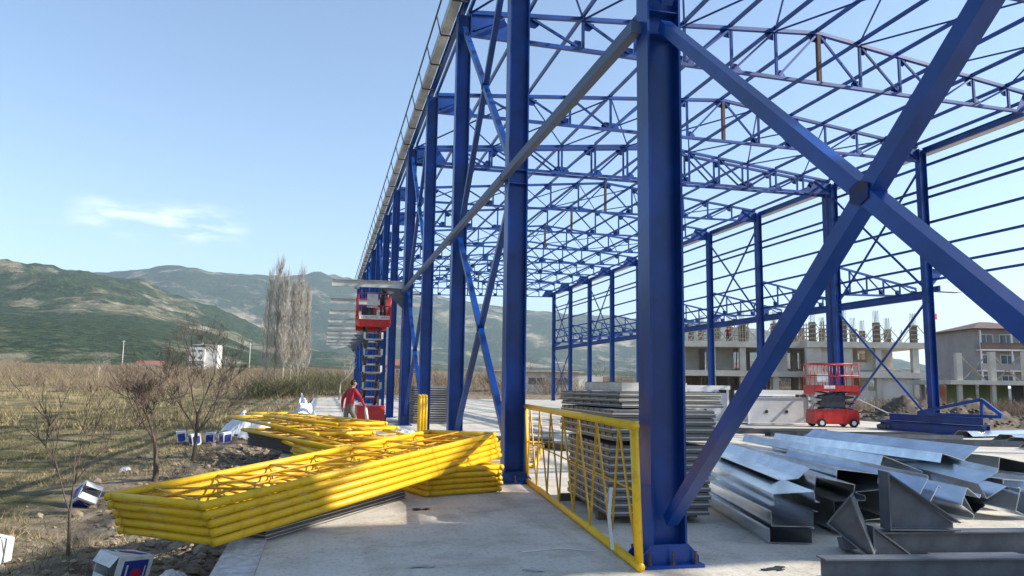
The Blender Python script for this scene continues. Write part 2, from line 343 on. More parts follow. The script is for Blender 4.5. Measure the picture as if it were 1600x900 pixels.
def truss(n, dy):
    Y = lambda x: fy(n, x)+dy
    T = lambda i: Vector((NX[i], Y(NX[i]), ztop(NX[i]))); Bt = lambda i: Vector((NX[i], Y(NX[i]), zbot(NX[i])))
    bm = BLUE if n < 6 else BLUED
    t = ob('roof_truss', bar(bar(G(), T(0), T(7), .13, .11), T(7)+Vector((.002, 0, 0)), T(13), .13, .11), bm, hall)
    g = G(); bar(g, Bt(0), Bt(13), .12, .10); ob('bottom_chord', g, bm, t)
    gj = G()
    for i in range(1, 13):
        g = G(); a, b = Bt(i)+Vector((0, 0, .052)), T(i)-Vector((0, 0, .058)); bar(g, a, b, .075 if i != 7 else .12, .075 if i != 7 else .12, (0, 1, 0)); ob('post', g, RUSTY if i == 7 else bm, t)
    for i in range(13):
        down = i in (0, 1, 2, 3, 7, 8, 9)
        if i in (0, 12): continue
        a, b = (T(i), Bt(i+1)) if down else (Bt(i), T(i+1))
        d = (b-a).normalized(); g = G(); bar(g, a+d*.12, b-d*.12, .065, .065, (0, 1, 0)); ob('diagonal', g, bm, t)
        for end, dd, sz in ((a, d, 1), (b, -d, 1)):
            lo = abs(end.z-zbot(end.x)) < .05; s = 1 if dd.x > 0 else -1; v = -1 if not lo else 1
            z0 = end.z+v*.05; pts = [(end.x+s*.04, Y(end.x)+.05, z0), (end.x+s*.36, Y(end.x+s*.36)+.05, z0+.0), (end.x+s*.36, Y(end.x+s*.36)+.05, z0+v*.10), (end.x+s*.22, Y(end.x+s*.22)+.05, z0+v*.24), (end.x+s*.04, Y(end.x)+.05, z0+v*.24)]
            if -1 < n < 6: g = G(); prism(g, pts, (0, .012, 0)); ob('gusset', g, bm, t)
            else: prism(gj, pts, (0, .012, 0))
    if gj.v: o = ob('gusset_plates', gj, bm, t); o['kind'] = 'stuff'
    for i0, i1, s in ((0, 1, 1), (13, 12, -1)):
        x0, x1 = NX[i0], NX[i0]+s*1.25
        g = G(); prism(g, [(x0, Y(x0)-.008, zbot(x0)+.05), (x1, Y(x1)-.008, zbot(x1)+.05), (x1, Y(x1)-.008, zbot(x1)+.13), (x0+s*.9, Y(x0+s*.9)-.008, ztop(x0+s*.9)-.055), (x0, Y(x0)-.008, ztop(x0)-.055)], (0, .016, 0)); ob('end_plate', g, bm, t)
        g = G(); bar(g, (x0+s*.1, Y(x0)-.03, zbot(x0)+.12), (x0+s*.95, Y(x0+s*.95)-.03, ztop(x0+s*.95)-.14), .04, .07, (0, 1, 0)); ob('plate_rib', g, bm, t)
    return t
for n, dy in frames: truss(n, dy)
# purlins, bay by bay
for n in range(-2, 12):
    for i in range(14):
        x = NX[i]; z = ztop(x)+.11; y0 = fy(n, x)+(TW if n == 4 else 0)-.03; y1 = fy(n+1, x)+.03
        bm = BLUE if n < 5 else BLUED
        g = G(); bar(g, (x, y0, z), (x, y1, z), .07, .12); bar(g, (x+.03, y0, z+.05), (x+.03, y1, z+.05), .05, .008, os=.01); ob('purlin', g, bm, hall)
# roof bracing rods
for n in (1, 3, 5, 7, 9, 11):
    for i in range(0, 12, 2):
        j = min(13, i+2); d0 = TW if n == 4 else 0
        for a, b in ((i, j), (j, i)):
            g = G(); dz = .03 if a < b else -.01
            tube(g, (NX[a], fy(n, NX[a])+d0, ztop(NX[a])+dz), (NX[b], fy(n+1, NX[b]), ztop(NX[b])+dz), .030, 6); ob('roof_brace', g, BLUE, hall)
# longitudinal strut, left row A..E
for n in range(0, 4):
    g = G(); x = XL-.235; bar(g, (x, Yl(n)+.02, HS), (x, Yl(n+1)-.02, HS), .11, .13); ob('strut', g, STRUT, hall)
# X bracing left
def xbrace(x, ya, yb, z0, z1, th, m, r=None):
    for (a, b), o in ((((ya, z0), (yb, z1)), -.004), (((ya, z1), (yb, z0)), .004)):
        g = G()
        if r: tube(g, (x+o, a[0], a[1]), (x+o, b[0], b[1]), r, 10)
        else: bar(g, (x+o, a[0], a[1]), (x+o, b[0], b[1]), th*.96, th, (1, 0, 0))
        ob('brace', g, m, hall)
    g = G(); yc, zc = (ya+yb)/2, (z0+z1)/2
    for q in (-1, 1):
        g = G(); x0 = x+q*(th*.5+.006); prism(g, [(x0, yc+a_*th*.72, zc+b_*th*.72) for a_, b_ in ((-1, -.55), (0, -.95), (1, -.55), (1, .55), (0, .95), (-1, .55))], (q*.008, 0, 0))
        ob('brace_gusset', g, GUSS, hall)
for n in (-1, 1, 3, 6, 8, 10):
    ya, yb = Yl(n)+.16, Yl(n+1)-.16
    xbrace(XL, ya, yb, .42, HS-.05, .115, BLUE if n < 6 else BLUED)
    xbrace(XL, ya, yb, HS+.2, 10.9, .12, BLUE if n < 6 else BLUED)
# left eave: beam, gutter, safety line
for n in range(-2, 12):
    y0, y1 = Yl(n)+(TW if n == 4 else 0), Yl(n+1)
    if n == 4: y0 = Yl(4)
    g = G(); ibar(g, (XL-.02, y0+.005, 11.53), (XL-.02, y1-.005, 11.53), .22, .12); ob('eave_beam', g, BLUE, hall)
    g = G(); bar(g, (XL-.33, y0+.005, 11.30), (XL-.33, y1-.005, 11.30), .24, .01); bar(g, (XL-.45, y0+.005, 11.41), (XL-.45, y1-.005, 11.41), .01, .22); bar(g, (XL-.21, y0+.005, 11.41), (XL-.21, y1-.005, 11.41), .01, .22); ob('gutter', g, GALVD, hall)
    for k in range(3):
        yy = y0+(y1-y0)*(k+.5)/3; g = G(); bar(g, (XL-.47, yy, 11.2), (XL-.08, yy, 11.2), .05, .03); bar(g, (XL-.47, yy, 11.21), (XL-.60, yy, 11.75), .03, .03); ob('gutter_bracket', g, STEELD, hall)
    g = G(); tube(g, (XL-.60, y0, 11.75), (XL-.60, y1, 11.75), .025, 6); ob('edge_rail', g, STEELD, hall)
# right eave gutter; its white colour stands in for pale reflected sky
for n in range(0, 12):
    y0, y1 = fy(n, XR), fy(n+1, XR)
    if n == 4: y0 = fy(4, XR)
    g = G(); ibar(g, (XR-.05, y0+.2, 12.02), (XR-.05, y1-.2, 12.02), .24, .12); ob('eave_beam', g, BLUE, hall)
    g = G(); x = XR+.35; bar(g, (x, y0+.005, 11.95), (x, y1-.005, 11.95), .34, .012); bar(g, (x-.17, y0+.005, 12.07), (x-.17, y1-.005, 12.07), .012, .24); bar(g, (x+.17, y0+.005, 12.07), (x+.17, y1-.005, 12.07), .012, .24); ob('gutter', g, WHITE, hall)
# right wall rails, mid beam, braces
GZ = (11.45, 10.4, 10.02, 8.9, 7.85, 7.0, 6.4)
for n in range(1, 12):
    y0, y1 = fy(n, XR)+(TW if n == 4 else 0), fy(n+1, XR)
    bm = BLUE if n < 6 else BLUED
    for z in GZ:
        g = G(); x = XR+.24; bar(g, (x, y0, z), (x, y1-.01, z), .12, .09); ob('wall_rail', g, bm, hall)
    if n >= 3:
        g = G(); ibar(g, (XR, y0+.16, 5.75), (XR, y1-.16, 5.75), .34, .22); ob('mid_beam', g, bm, hall)
def rbrace(n, z0, z1):
    ya, yb = fy(n, XR)+(TW if n == 4 else 0)+.16, fy(n+1, XR)-.16
    for a, b, o in ((z0, z1, -.06), (z1, z0, .06)):
        g = G(); tube(g, (XR+o, ya, a), (XR+o, yb, b), .055, 10); ob('brace', g, BLUE, hall)
for n in (3, 5, 7, 9, 11):
    rbrace(n, 6.1, 11.3)
    if n in (3, 7, 11): rbrace(n, .45, 5.5)
# annex half trusses on the outer side of the right row
for n in range(4, 13):
    yy = lambda x: fy(n, x)+(TW if n == 4 else 0)+.02
    x0, x1 = XR+.2, XR+5.8; P_ = lambda x, z: Vector((x, yy(x), z))
    zt = lambda x: 8.0-(x-x0)*.16; zb = lambda x: 6.5+(x-x0)*.035
    t = ob('annex_truss', bar(G(), P_(x0, zt(x0)), P_(x1, zt(x1)), .11, .10), BLUE, hall)
    g = G(); bar(g, P_(x0, zb(x0)), P_(x1, zb(x1)), .11, .10); ob('bottom_chord', g, BLUE, t)
    xs = [x0+(x1-x0)*i/5 for i in range(6)]
    for i in range(1, 6):
        g = G(); bar(g, P_(xs[i], zb(xs[i])+.05), P_(xs[i], zt(xs[i])-.05), .07, .07, (0, 1, 0)); ob('post', g, BLUE, t)
    for i in range(5):
        g = G(); bar(g, P_(xs[i], zt(xs[i])-.05), P_(xs[i+1], zb(xs[i+1])+.05), .06, .06, (0, 1, 0)); ob('diagonal', g, BLUE, t)
        g = G(); prism(g, [P_(xs[i+1]-.3, zb(xs[i+1])+.05)+Vector((0, .04, 0)), P_(xs[i+1]-.04, zb(xs[i+1])+.05)+Vector((0, .04, 0)), P_(xs[i+1]-.04, zb(xs[i+1])+.3)+Vector((0, .04, 0)), P_(xs[i+1]-.3, zb(xs[i+1])+.3)+Vector((0, .04, 0))], (0, .012, 0)); ob('gusset', g, BLUE, t)
    g = G(); prism(g, [P_(x0-.02, 5.95), P_(x0-.02, 6.45), P_(x0+.75, 6.45)], (0, .014, 0)); ob('bracket_plate', g, BLUE, t)
g = G(); prism(g, [(XR+.19, fy(3, XR), 6.05), (XR+.95, fy(3, XR), 6.85), (XR+.19, fy(3, XR), 6.85)], (0, .02, 0)); box(g, XR+.19, XR+1.0, fy(3, XR)-.08, fy(3, XR)+.1, 6.852, 6.88); ob('side_bracket', g, BLUE, hall)
g = G(); box(g, XR+.2, XR+1.3, fy(3, XR)-.5, fy(3, XR)-.1, 5.85, 6.1); ob('gutter_end', g, GALV, hall)
# canopy arms on the left row from the twin columns on
for n in range(4, 13):
    y = Yl(n); g = G(); x1 = XL-.18; x0 = .2
    bar(g, (x0, y, 5.60), (x1, y, 5.62), .012, .24); bar(g, (x0, y, 5.73), (x1, y, 5.755), .14, .014); bar(g, (x0, y, 5.47), (x1, y, 5.485), .14, .014)
    box(g, x0-.02, x0, y-.08, y+.08, 5.46, 5.745)
    c = ob('canopy_arm', g, GALVD, hall)
    g = G(); prism(g, [(x1, y-.006, 5.46), (x1-.8, y-.006, 5.46), (x1, y-.006, 4.65)], (0, .012, 0)); bar(g, (x1-.82, y, 5.45), (x1-.01, y, 4.63), .14, .014); ob('knee_plate', g, PRIM, c)
# unseen roof sheets added behind the viewpoint to shade the foreground
for i in range(13):
    x0, x1 = NX[i], NX[i+1]
    for (ya, yb) in ((-5.0, -1.4), (-1.38, 2.2)):
        g = G(); k = YO/(XR-XL); o0, o1 = k*(x0-XL), k*(x1-XL)
        za, zb_ = ztop(x0)+.19, ztop(x1)+.19
        vs = [(x0, ya+o0, za), (x1-.004, ya+o1, zb_), (x1-.004, yb+o1*.6, zb_), (x0, yb+o0*.6, za)]
        g.add(vs+[(v[0], v[1], v[2]+.05) for v in vs], BF); ob('shade_roof_sheet', g, SHEETE, hall)

# ------------------------------------------------------------------ yellow lattice frames
FL, FW, TR = 6.35, 1.25, .042
def make_frame():
    t = thing('lattice_frame', '', 'lattice frame')
    for y in (0, FW): g = G(); tube(g, (0, y, 0), (FL, y, 0), TR, 12); ob('chord', mesh('chord', g, YEL, True), None, t)
    for x in (TR, FL-TR): g = G(); tube(g, (x, TR*.8, 0), (x, FW-TR*.8, 0), TR*.97, 12); ob('end_tube', mesh('end_tube', g, YEL, True), None, t)
    nb = 14
    for i in range(nb):
        x0 = .1+(FL-.2)*i/nb; x1 = .1+(FL-.2)*(i+1)/nb
        a, b = ((x0, .03), (x1, FW-.03)) if i % 2 == 0 else ((x0, FW-.03), (x1, .03))
        g = G(); tube(g, (a[0], a[1], 0), (b[0], b[1], 0), .013, 6, cap=False); ob('lattice_bar', g, YELD, t)
    g = G(); tube(g, (.05, FW*.52, .024), (FL-.05, FW*.52, .024), .011, 6); ob('tie_rod', g, YELD, t)
    return t
proto = make_frame(); used = [False]
def place_frame(loc, rot, label, group):
    o = proto if not used[0] else copy_tree(proto); used[0] = True
    o.location = loc; o.rotation_euler = rot; o['label'] = label; o['group'] = group; return o
ORD = ['lowest', 'second lowest', 'middle', 'second highest', 'topmost']
# big stack: near right corner (-1.04,7.79) running to (2.85,12.8); far end lifted
ang = math.atan2(12.8-7.79, 2.85+1.04); tilt = math.atan2(.33, 6.35)
for k in range(5):
    dz = .145+k*.087; j = random.uniform(-.02, .02); off = (4-k)*.03
    place_frame((-1.04+off+j*.5, 7.79+off+j, dz), Euler((0, -tilt, ang)), '%s yellow tube lattice frame in the big tilted stack overhanging the slab edge' % ORD[k], 'yellow frames in the big tilted stack')
# stack beneath its far end
a2 = math.atan2(.30, 1)
for k in range(5):
    j = random.uniform(-.03, .03)
    place_frame((2.73+j, 11.83+j+(4-k)*.015, .05+k*.084), Euler((0, 0, math.atan2(.94, -.33))), '%s yellow lattice frame in the flat stack beside the second blue column base' % ORD[k], 'yellow frames in the flat stack by the second column')
# jumbled stacks further back
for k, (x, y, z, a, tl) in enumerate(((1.35, 14.9, .10, 101, .0), (1.42, 15.0, .19, 100, .01), (1.3, 15.2, .28, 103, .0), (1.75, 15.9, .40, 108, .02), (1.95, 16.4, .52, 106, .03), (1.1, 16.8, .60, 112, .015))):
    place_frame((x, y, z), Euler((0, -tl, R(a))), '%s yellow lattice frame in the jumbled pile in front of the man in red' % ['lowest', 'second lowest', 'third lowest', 'third highest', 'second highest', 'topmost'][k], 'yellow frames in the jumbled pile')
for k, (x, y, z, a) in enumerate(((1.5, 15.4, .43, 111), (1.75, 18.3, .62, 116), (1.5, 18.6, .71, 113))):
    place_frame((x, y, z), Euler((0, 0, R(a))), '%s yellow lattice frame lying on the charcoal sheets at the slab edge' % ['front', 'rear lower', 'rear upper'][k], 'yellow frames on the charcoal sheets')
# frames on edge beside fourth column
for k in range(3):
    place_frame((2.70+k*.09, 21.9+k*.05, .045), Euler((R(90), 0, R(84))), '%s of three yellow lattice frames standing on edge beside the fourth blue column' % ['left', 'middle', 'right'][k], 'yellow frames standing on edge').scale = (.38, 1, 1)
# leaning frame between first and second column
aa = math.atan2(13.1-6.65, 3.47-2.84)
place_frame((2.84, 6.66, .045), Euler((R(90-2), 0, aa)), 'single yellow lattice frame standing upright between the two nearest blue columns', 'yellow frames standing on edge')
# another lying flat beyond it
place_frame((4.2, 15.2, .05), Euler((0, 0, R(72))), 'yellow lattice frame lying flat on the slab behind the upright one', 'yellow frames lying on the slab')

# ------------------------------------------------------------------ sheets and panels
def sheetpack(name, corner, ang, ln, wd, n, th, z0, m, labelf, group, jit=.02, gap=.004, edge=None, shear=0):
    for k in range(n):
        t = thing(name, labelf(k), 'metal sheet', (corner[0]+random.uniform(-jit, jit), corner[1]+random.uniform(-jit, jit)+shear*k, z0+k*(th+gap)), (0, 0, ang+random.uniform(-.006, .006)), group)
        g = G(); box(g, 0, ln, 0, wd, 0, th*.55); box(g, .012, ln-.012, .012, wd-.012, th*.551, th*.93)
        nr = max(3, int(wd/.25)) 
        ob('sheet', g, m, t)
        g = G()
        for q in range(nr):
            y = wd*(q+.5)/nr; w = wd/nr*.32
            prism(g, [(0.002, y-w, th*.55), (0.002, y-w*.6, th), (0.002, y+w*.6, th), (0.002, y+w, th*.55)], (ln-.004, 0, 0))
        ob('ribs', g, m, t)
        if edge: g = G(); box(g, -.006, ln+.006, -.008, -.0005, th*.38, th*.56); box(g, -.008, -.0005, 0, wd, th*.40, th*.54); ob('edge_strip', g, edge, t)
def ordn(k, n):
    w = ['lowest', 'second', 'third', 'fourth', 'fifth', 'sixth', 'seventh', 'eighth', 'ninth', 'tenth', 'eleventh', 'twelfth', 'thirteenth', 'fourteenth', 'fifteenth', 'sixteenth']
    return 'topmost' if k == n-1 else w[k]+(' from the floor' if k else '')
# big grey pack between first and second column (front face lit)
sheetpack('cladding_panel', (3.42, 8.95), R(-5), 1.28, 2.25, 9, .088, .10, SHEET, lambda k: '%s grey cladding panel of the tall pack behind the nearest column' % ordn(k, 9), 'panels in the tall grey pack', .012, .006, SHEETE)
sheetpack('cladding_panel', (3.42, 8.85), R(-3), 1.34, 2.5, 4, .088, 1.0, SHEET, lambda k: '%s grey cladding panel of the upper pack on the tall grey pack' % ordn(k, 4), 'panels in the upper grey pack', .012, .006, SHEETE)
sheetpack('cladding_panel', (3.62, 9.15), R(6), 1.5, 1.9, 3, .06, 1.39, SHEET, lambda k: '%s short grey panel laid crooked on top of the tall grey pack' % ordn(k, 3), 'crooked panels on the tall grey pack', .05, .006, SHEETE)
g = G(); t = thing('panel_offcut', 'beige folded panel offcut on top of the tall grey pack', 'panel', (3.72, 9.3, 1.595), (0, 0, R(4)))
box(g, 0, .95, 0, 1.2, 0, .11); ob('sheet', g, SHEETE, t); g = G(); box(g, .004, .946, .004, 1.196, .1105, .118); ob('lining', g, SHEET, t)
for yy, w in ((9.3, 'front'), (10.9, 'rear')):
    g = G(); box(g, 3.4, 4.75, yy, yy+.1, .001, .098); ob('timber_bearer', g, WOOD, None, label=w+' timber bearer under the tall grey pack', cat='timber')
# charcoal sheet packs under yellow frames at the slab edge
sheetpack('charcoal_sheet', (-.35, 17.9), R(118), 3.0, -1.1, 5, .062, .07, SHEETDK, lambda k: '%s charcoal sheet of the near pack at the slab edge' % ordn(k, 5), 'charcoal sheets near pack', .01, .003)
sheetpack('charcoal_sheet', (.2, 19.9), R(122), 2.9, -1.1, 6, .062, .2, SHEETDK, lambda k: '%s charcoal sheet of the far pack by the plastic film' % ordn(k, 6), 'charcoal sheets far pack', .01, .003)
# grey trapezoid sheets under the big tilted stack
sheetpack('wall_sheet', (-.50, 8.62), R(58), 3.3, .9, 3, .036, .008, SHEET, lambda k: '%s grey ribbed wall sheet under the big tilted yellow stack' % ordn(k, 3), 'wall sheets under the yellow stack', .02, .003, SHEETE)
sheetpack('slab_sheet', (6.0, 19.0), R(10), 3.2, 1.2, 3, .05, .01, SHEETDK, lambda k: '%s dark sheet lying on the slab beyond the second column' % ordn(k, 3), 'dark sheets on the slab', .05, .004)
sheetpack('slab_sheet', (4.2, 22.5), R(-12), 2.5, 1.0, 2, .05, .01, SHEETDK, lambda k: '%s dark sheet lying on the slab beside the third column' % ordn(k, 2), 'dark sheets by the third column', .05, .004)
# tall pale pack behind fourth column
sheetpack('pale_panel', (3.75, 32.5), R(0), 1.9, 2.4, 16, .085, .02, SHEET, lambda k: '%s panel of the far pale pack between the middle columns' % ordn(k, 16), 'panels in the far pale pack', .03, .012, SHEETE)
for k, (x, y, a, ln, wd, m) in enumerate(((15.2, 24.2, -8, 6.0, .5, SHEETDK), (15.8, 23.2, -10, 5.6, .45, PRIM), (13.5, 26.0, -4, 5.0, .4, SHEETDK), (11.5, 27.5, -16, 4.5, .25, RUSTY), (17.5, 20.5, -20, 4.8, .35, PRIM))):
    t = thing('steel_plate', ['long charcoal steel profile on the slab before the red lift', 'grey primed steel profile in front of the charcoal one', 'charcoal profile lying toward the white boxes', 'rusty flat bar lying beyond the grey pack', 'grey primed profile nearest the heap of bright sheets'][k], 'steel profile', (x, y, .0), (0, 0, R(a)), 'steel profiles on the slab')
    g = G(); box(g, 0, ln, 0, wd, .004, .02); ob('base', g, m, t); g = G(); box(g, 0, ln, 0, .02, .02, .17); box(g, 0, ln, wd-.02, wd, .02, .17); ob('flange', g, m, t)

for k, (x, y, a, ln) in enumerate(((7.5, 30.5, 12, 4.0), (9.0, 36.0, -6, 5.0), (6.2, 26.5, -20, 3.2), (12.5, 33.5, 25, 3.6), (9.5, 22.0, -32, 3.0), (10.8, 17.6, 14, 2.6))):
    t = thing('timber_plank', ['weathered plank beyond the third column', 'long weathered plank far down the slab', 'short weathered plank near the third column', 'weathered plank toward the white steel boxes', 'weathered plank left of the metal heap', 'short plank just behind the metal heap'][k], 'plank', (x, y, .002), (0, 0, R(a)), 'planks lying on the slab')
    g = G(); box(g, 0, ln, 0, .2, 0, .05); ob('plank', g, WOODL, t); g = G(); box(g, .3, ln-.2, .21, .36, 0, .04); ob('batten', g, WOOD, t)
# galvanised gutters in a heap
def channel(ln, w, h, lip, th=.006):
    g = G(); box(g, -w/2, w/2, 0, ln, 0, th)
    for s in (-1, 1):
        x = s*w/2; box(g, min(x, x-s*th), max(x, x-s*th), 0, ln, th, h)
        box(g, min(x, x+s*lip), max(x, x+s*lip), 0, ln, h, h+th)
    return g
def zeta(ln, w, h, th=.006):
    g = G(); a = [(-w/2, 0), (-w*.18, h), (w*.25, h), (w/2, h*.25)]
    for (x0, z0), (x1, z1) in zip(a, a[1:]):
        prism(g, [(x0, 0, z0), (x1, 0, z1), (x1, 0, z1+th*1.4), (x0, 0, z0+th*1.4)], (0, ln, 0))
    return g
GUT = [  # x,y,z near end, yaw, roll, kind, length, w, h, pitch
 (4.95, 7.55, .01, -14, 0, 'c', 4.2, .46, .15, 0), (5.02, 7.62, .17, -14, 0, 'c', 4.1, .46, .16, 0), (5.2, 7.85, .345, -16, 175, 'c', 4.2, .46, .12, 0),
 (5.75, 7.9, .01, -15, 88, 'c', 4.6, .34, .36, 0), (6.0, 8.2, .36, -17, 190, 'c', 4.8, .46, .16, 0), (5.75, 8.75, .50, -16, 170, 'z', 4.6, .50, .10, 0),
 (6.6, 8.6, .01, -12, 84, 'c', 4.2, .36, .36, 0), (6.85, 8.9, .375, -13, 186, 'c', 4.4, .55, .18, 0), (7.35, 9.0, .01, -10, 68, 'c', 4.4, .34, .40, 0),
 (7.8, 9.2, .40, -6, 200, 'c', 4.4, .62, .14, 0), (8.55, 8.9, .01, -5, 60, 'c', 4.4, .32, .40, 0), (9.35, 9.1, .01, -4, 92, 'c', 4.6, .36, .36, 0),
 (9.0, 9.4, .42, -3, 196, 'c', 4.6, .72, .14, 0), (9.3, 10.0, .52, -4, 172, 'z', 4.6, 1.1, .18, 0), (10.1, 9.0, .01, -3, 25, 'c', 4.6, .40, .30, 0), (10.6, 10.0, .32, -2, 190, 'c', 4.6, .7, .2, 0), (11.0, 9.4, .01, -2, 84, 'c', 4.6, .36, .36, 0),
 (7.35, 8.35, .22, 6, 35, 'c', 2.6, .20, .30, 3), (7.9, 8.3, .05, 14, 118, 'c', 2.4, .24, .30, 4), (8.35, 8.45, .28, -12, 60, 'c', 2.8, .22, .32, 2), (8.9, 8.4, .04, 9, 20, 'c', 2.6, .26, .30, 3)]
GL = ['lowest wide channel nearest the blue column', 'channel stacked on the lowest one nearest the column', 'upturned channel third up nearest the column', 'channel on its side with a dark mouth beside the lowest ones', 'upturned channel leaning on the left of the heap', 'folded flashing sheet crossing the left of the heap', 'channel on its side behind the grey brackets', 'upturned blue-reflecting channel above the grey brackets', 'tilted channel behind the large triangular bracket', 'upturned wide channel on the middle of the heap', 'channel tipped on its corner right of the triangular bracket', 'channel standing on its side right of the middle', 'upturned wide channel on the right of the heap', 'largest folded sheet on top of the heap', 'narrow open channel with its mouth toward the viewer', 'upturned channel at the far right of the heap', 'channel on its side at the far right bottom', 'short narrow channel with a slanted mouth above the triangular bracket', 'short channel on edge in front of the middle of the heap', 'short narrow channel tilted on the front right of the heap', 'short open channel on the slab at the front right of the heap']
for (x, y, z, ya, ro, kd, ln, w, h, pi_), lb in zip(GUT, GL):
    t = thing('gutter_channel', 'galvanised steel '+lb, 'gutter', (x, y, z), (R(pi_), 0, R(-ya*-1)), 'galvanised gutters in the heap')
    t.rotation_euler = Euler((R(pi_), 0, R(ya)), 'XYZ')
    o = ob('profile', channel(ln, w, h, .05) if kd == 'c' else zeta(ln, w, h), GALV, t); o.rotation_euler = (0, R(ro), 0)
    zs = [(v.co.x*-math.sin(R(ro))+v.co.z*math.cos(R(ro))) for v in o.data.vertices]; o.location.z = -min(zs)
for k, (x, y, a, w) in enumerate(((21.5, 20.3, 8, .9), (22.4, 21.6, 6, 1.0), (22.6, 23.6, 10, .8), (20.2, 18.6, 4, .8))):
    t = thing('flashing_sheet', ['front', 'second', 'third', 'nearest'][k]+' pale galvanised flashing lying on the slab at the far right', 'metal sheet', (x, y, .01), (0, 0, R(a)), 'flashings at the far right')
    ob('profile', zeta(1, w, .22), GALV, t).rotation_euler = (0, 0, R(-90)); t.children[0].scale = (1, 7.5, 1)

# grey primed beams and brackets in the right foreground
def steel_beam(name, lb, p, q, d, w, m=PRIM):
    t = thing(name, lb, 'steel beam', p); v = Vector(q)-Vector(p)
    pp, qq, dd, s, u, l = frame((0, 0, 0), v)
    g = G(); bar(g, (0, 0, 0), v, w, .014, ou=d/2-.007); ob('flange', g, m, t)
    g = G(); bar(g, (0, 0, 0), v, w, .014, ou=-d/2+.007); ob('flange', g, m, t)
    g = G(); bar(g, (0, 0, 0), v, .01, d-.028); ob('web', g, m, t); return t
steel_beam('steel_beam', 'long grey primed beam lying across the bottom right corner', (4.30, 6.12, .10), (9.5, 5.35, .10), .19, .18)
steel_beam('steel_beam', 'grey primed beam lying behind the front one in the right foreground', (5.45, 6.85, .13), (10.5, 6.2, .13), .25, .2)
steel_beam('steel_beam', 'short grey beam piece resting between the two long grey beams', (5.7, 6.42, .06), (6.6, 6.3, .06), .1, .1)
def bracket(lb, loc, rz, s, lean=(0, 0)):
    t = thing('steel_bracket', lb, 'bracket', loc, (lean[0], lean[1], rz), 'grey primed brackets')
    g = G(); box(g, 0, .016, -.11*s, .11*s, 0, .62*s); ob('end_plate', g, PRIM, t)
    g = G(); prism(g, [(.017, -.006, .02*s), (.75*s, -.006, .02*s), (.75*s, -.006, .07*s), (.017, -.006, .58*s)], (0, .012, 0)); ob('web', g, PRIM, t)
    g = G(); bar(g, (.02, 0, .60*s), (.78*s, 0, .09*s), .2*s, .014); ob('sloping_flange', g, PRIM, t)
    g = G(); box(g, .018, .78*s, -.1*s, .1*s, 0, .014); ob('bottom_flange', g, PRIM, t); return t
bracket('large grey triangular bracket standing on the second grey beam', (5.55, 6.83, .27), R(-12), .92)
bracket('grey triangular bracket tilted against the galvanised heap', (4.98, 6.95, .34), R(-40), .62, (R(15), R(38)))
bracket('grey bracket lying on its side below the tilted one', (5.15, 6.95, .12), R(60), .6, (R(80), R(10)))
bracket('small grey bracket standing at the end of the second grey beam', (5.28, 6.72, .02), R(-5), .5)

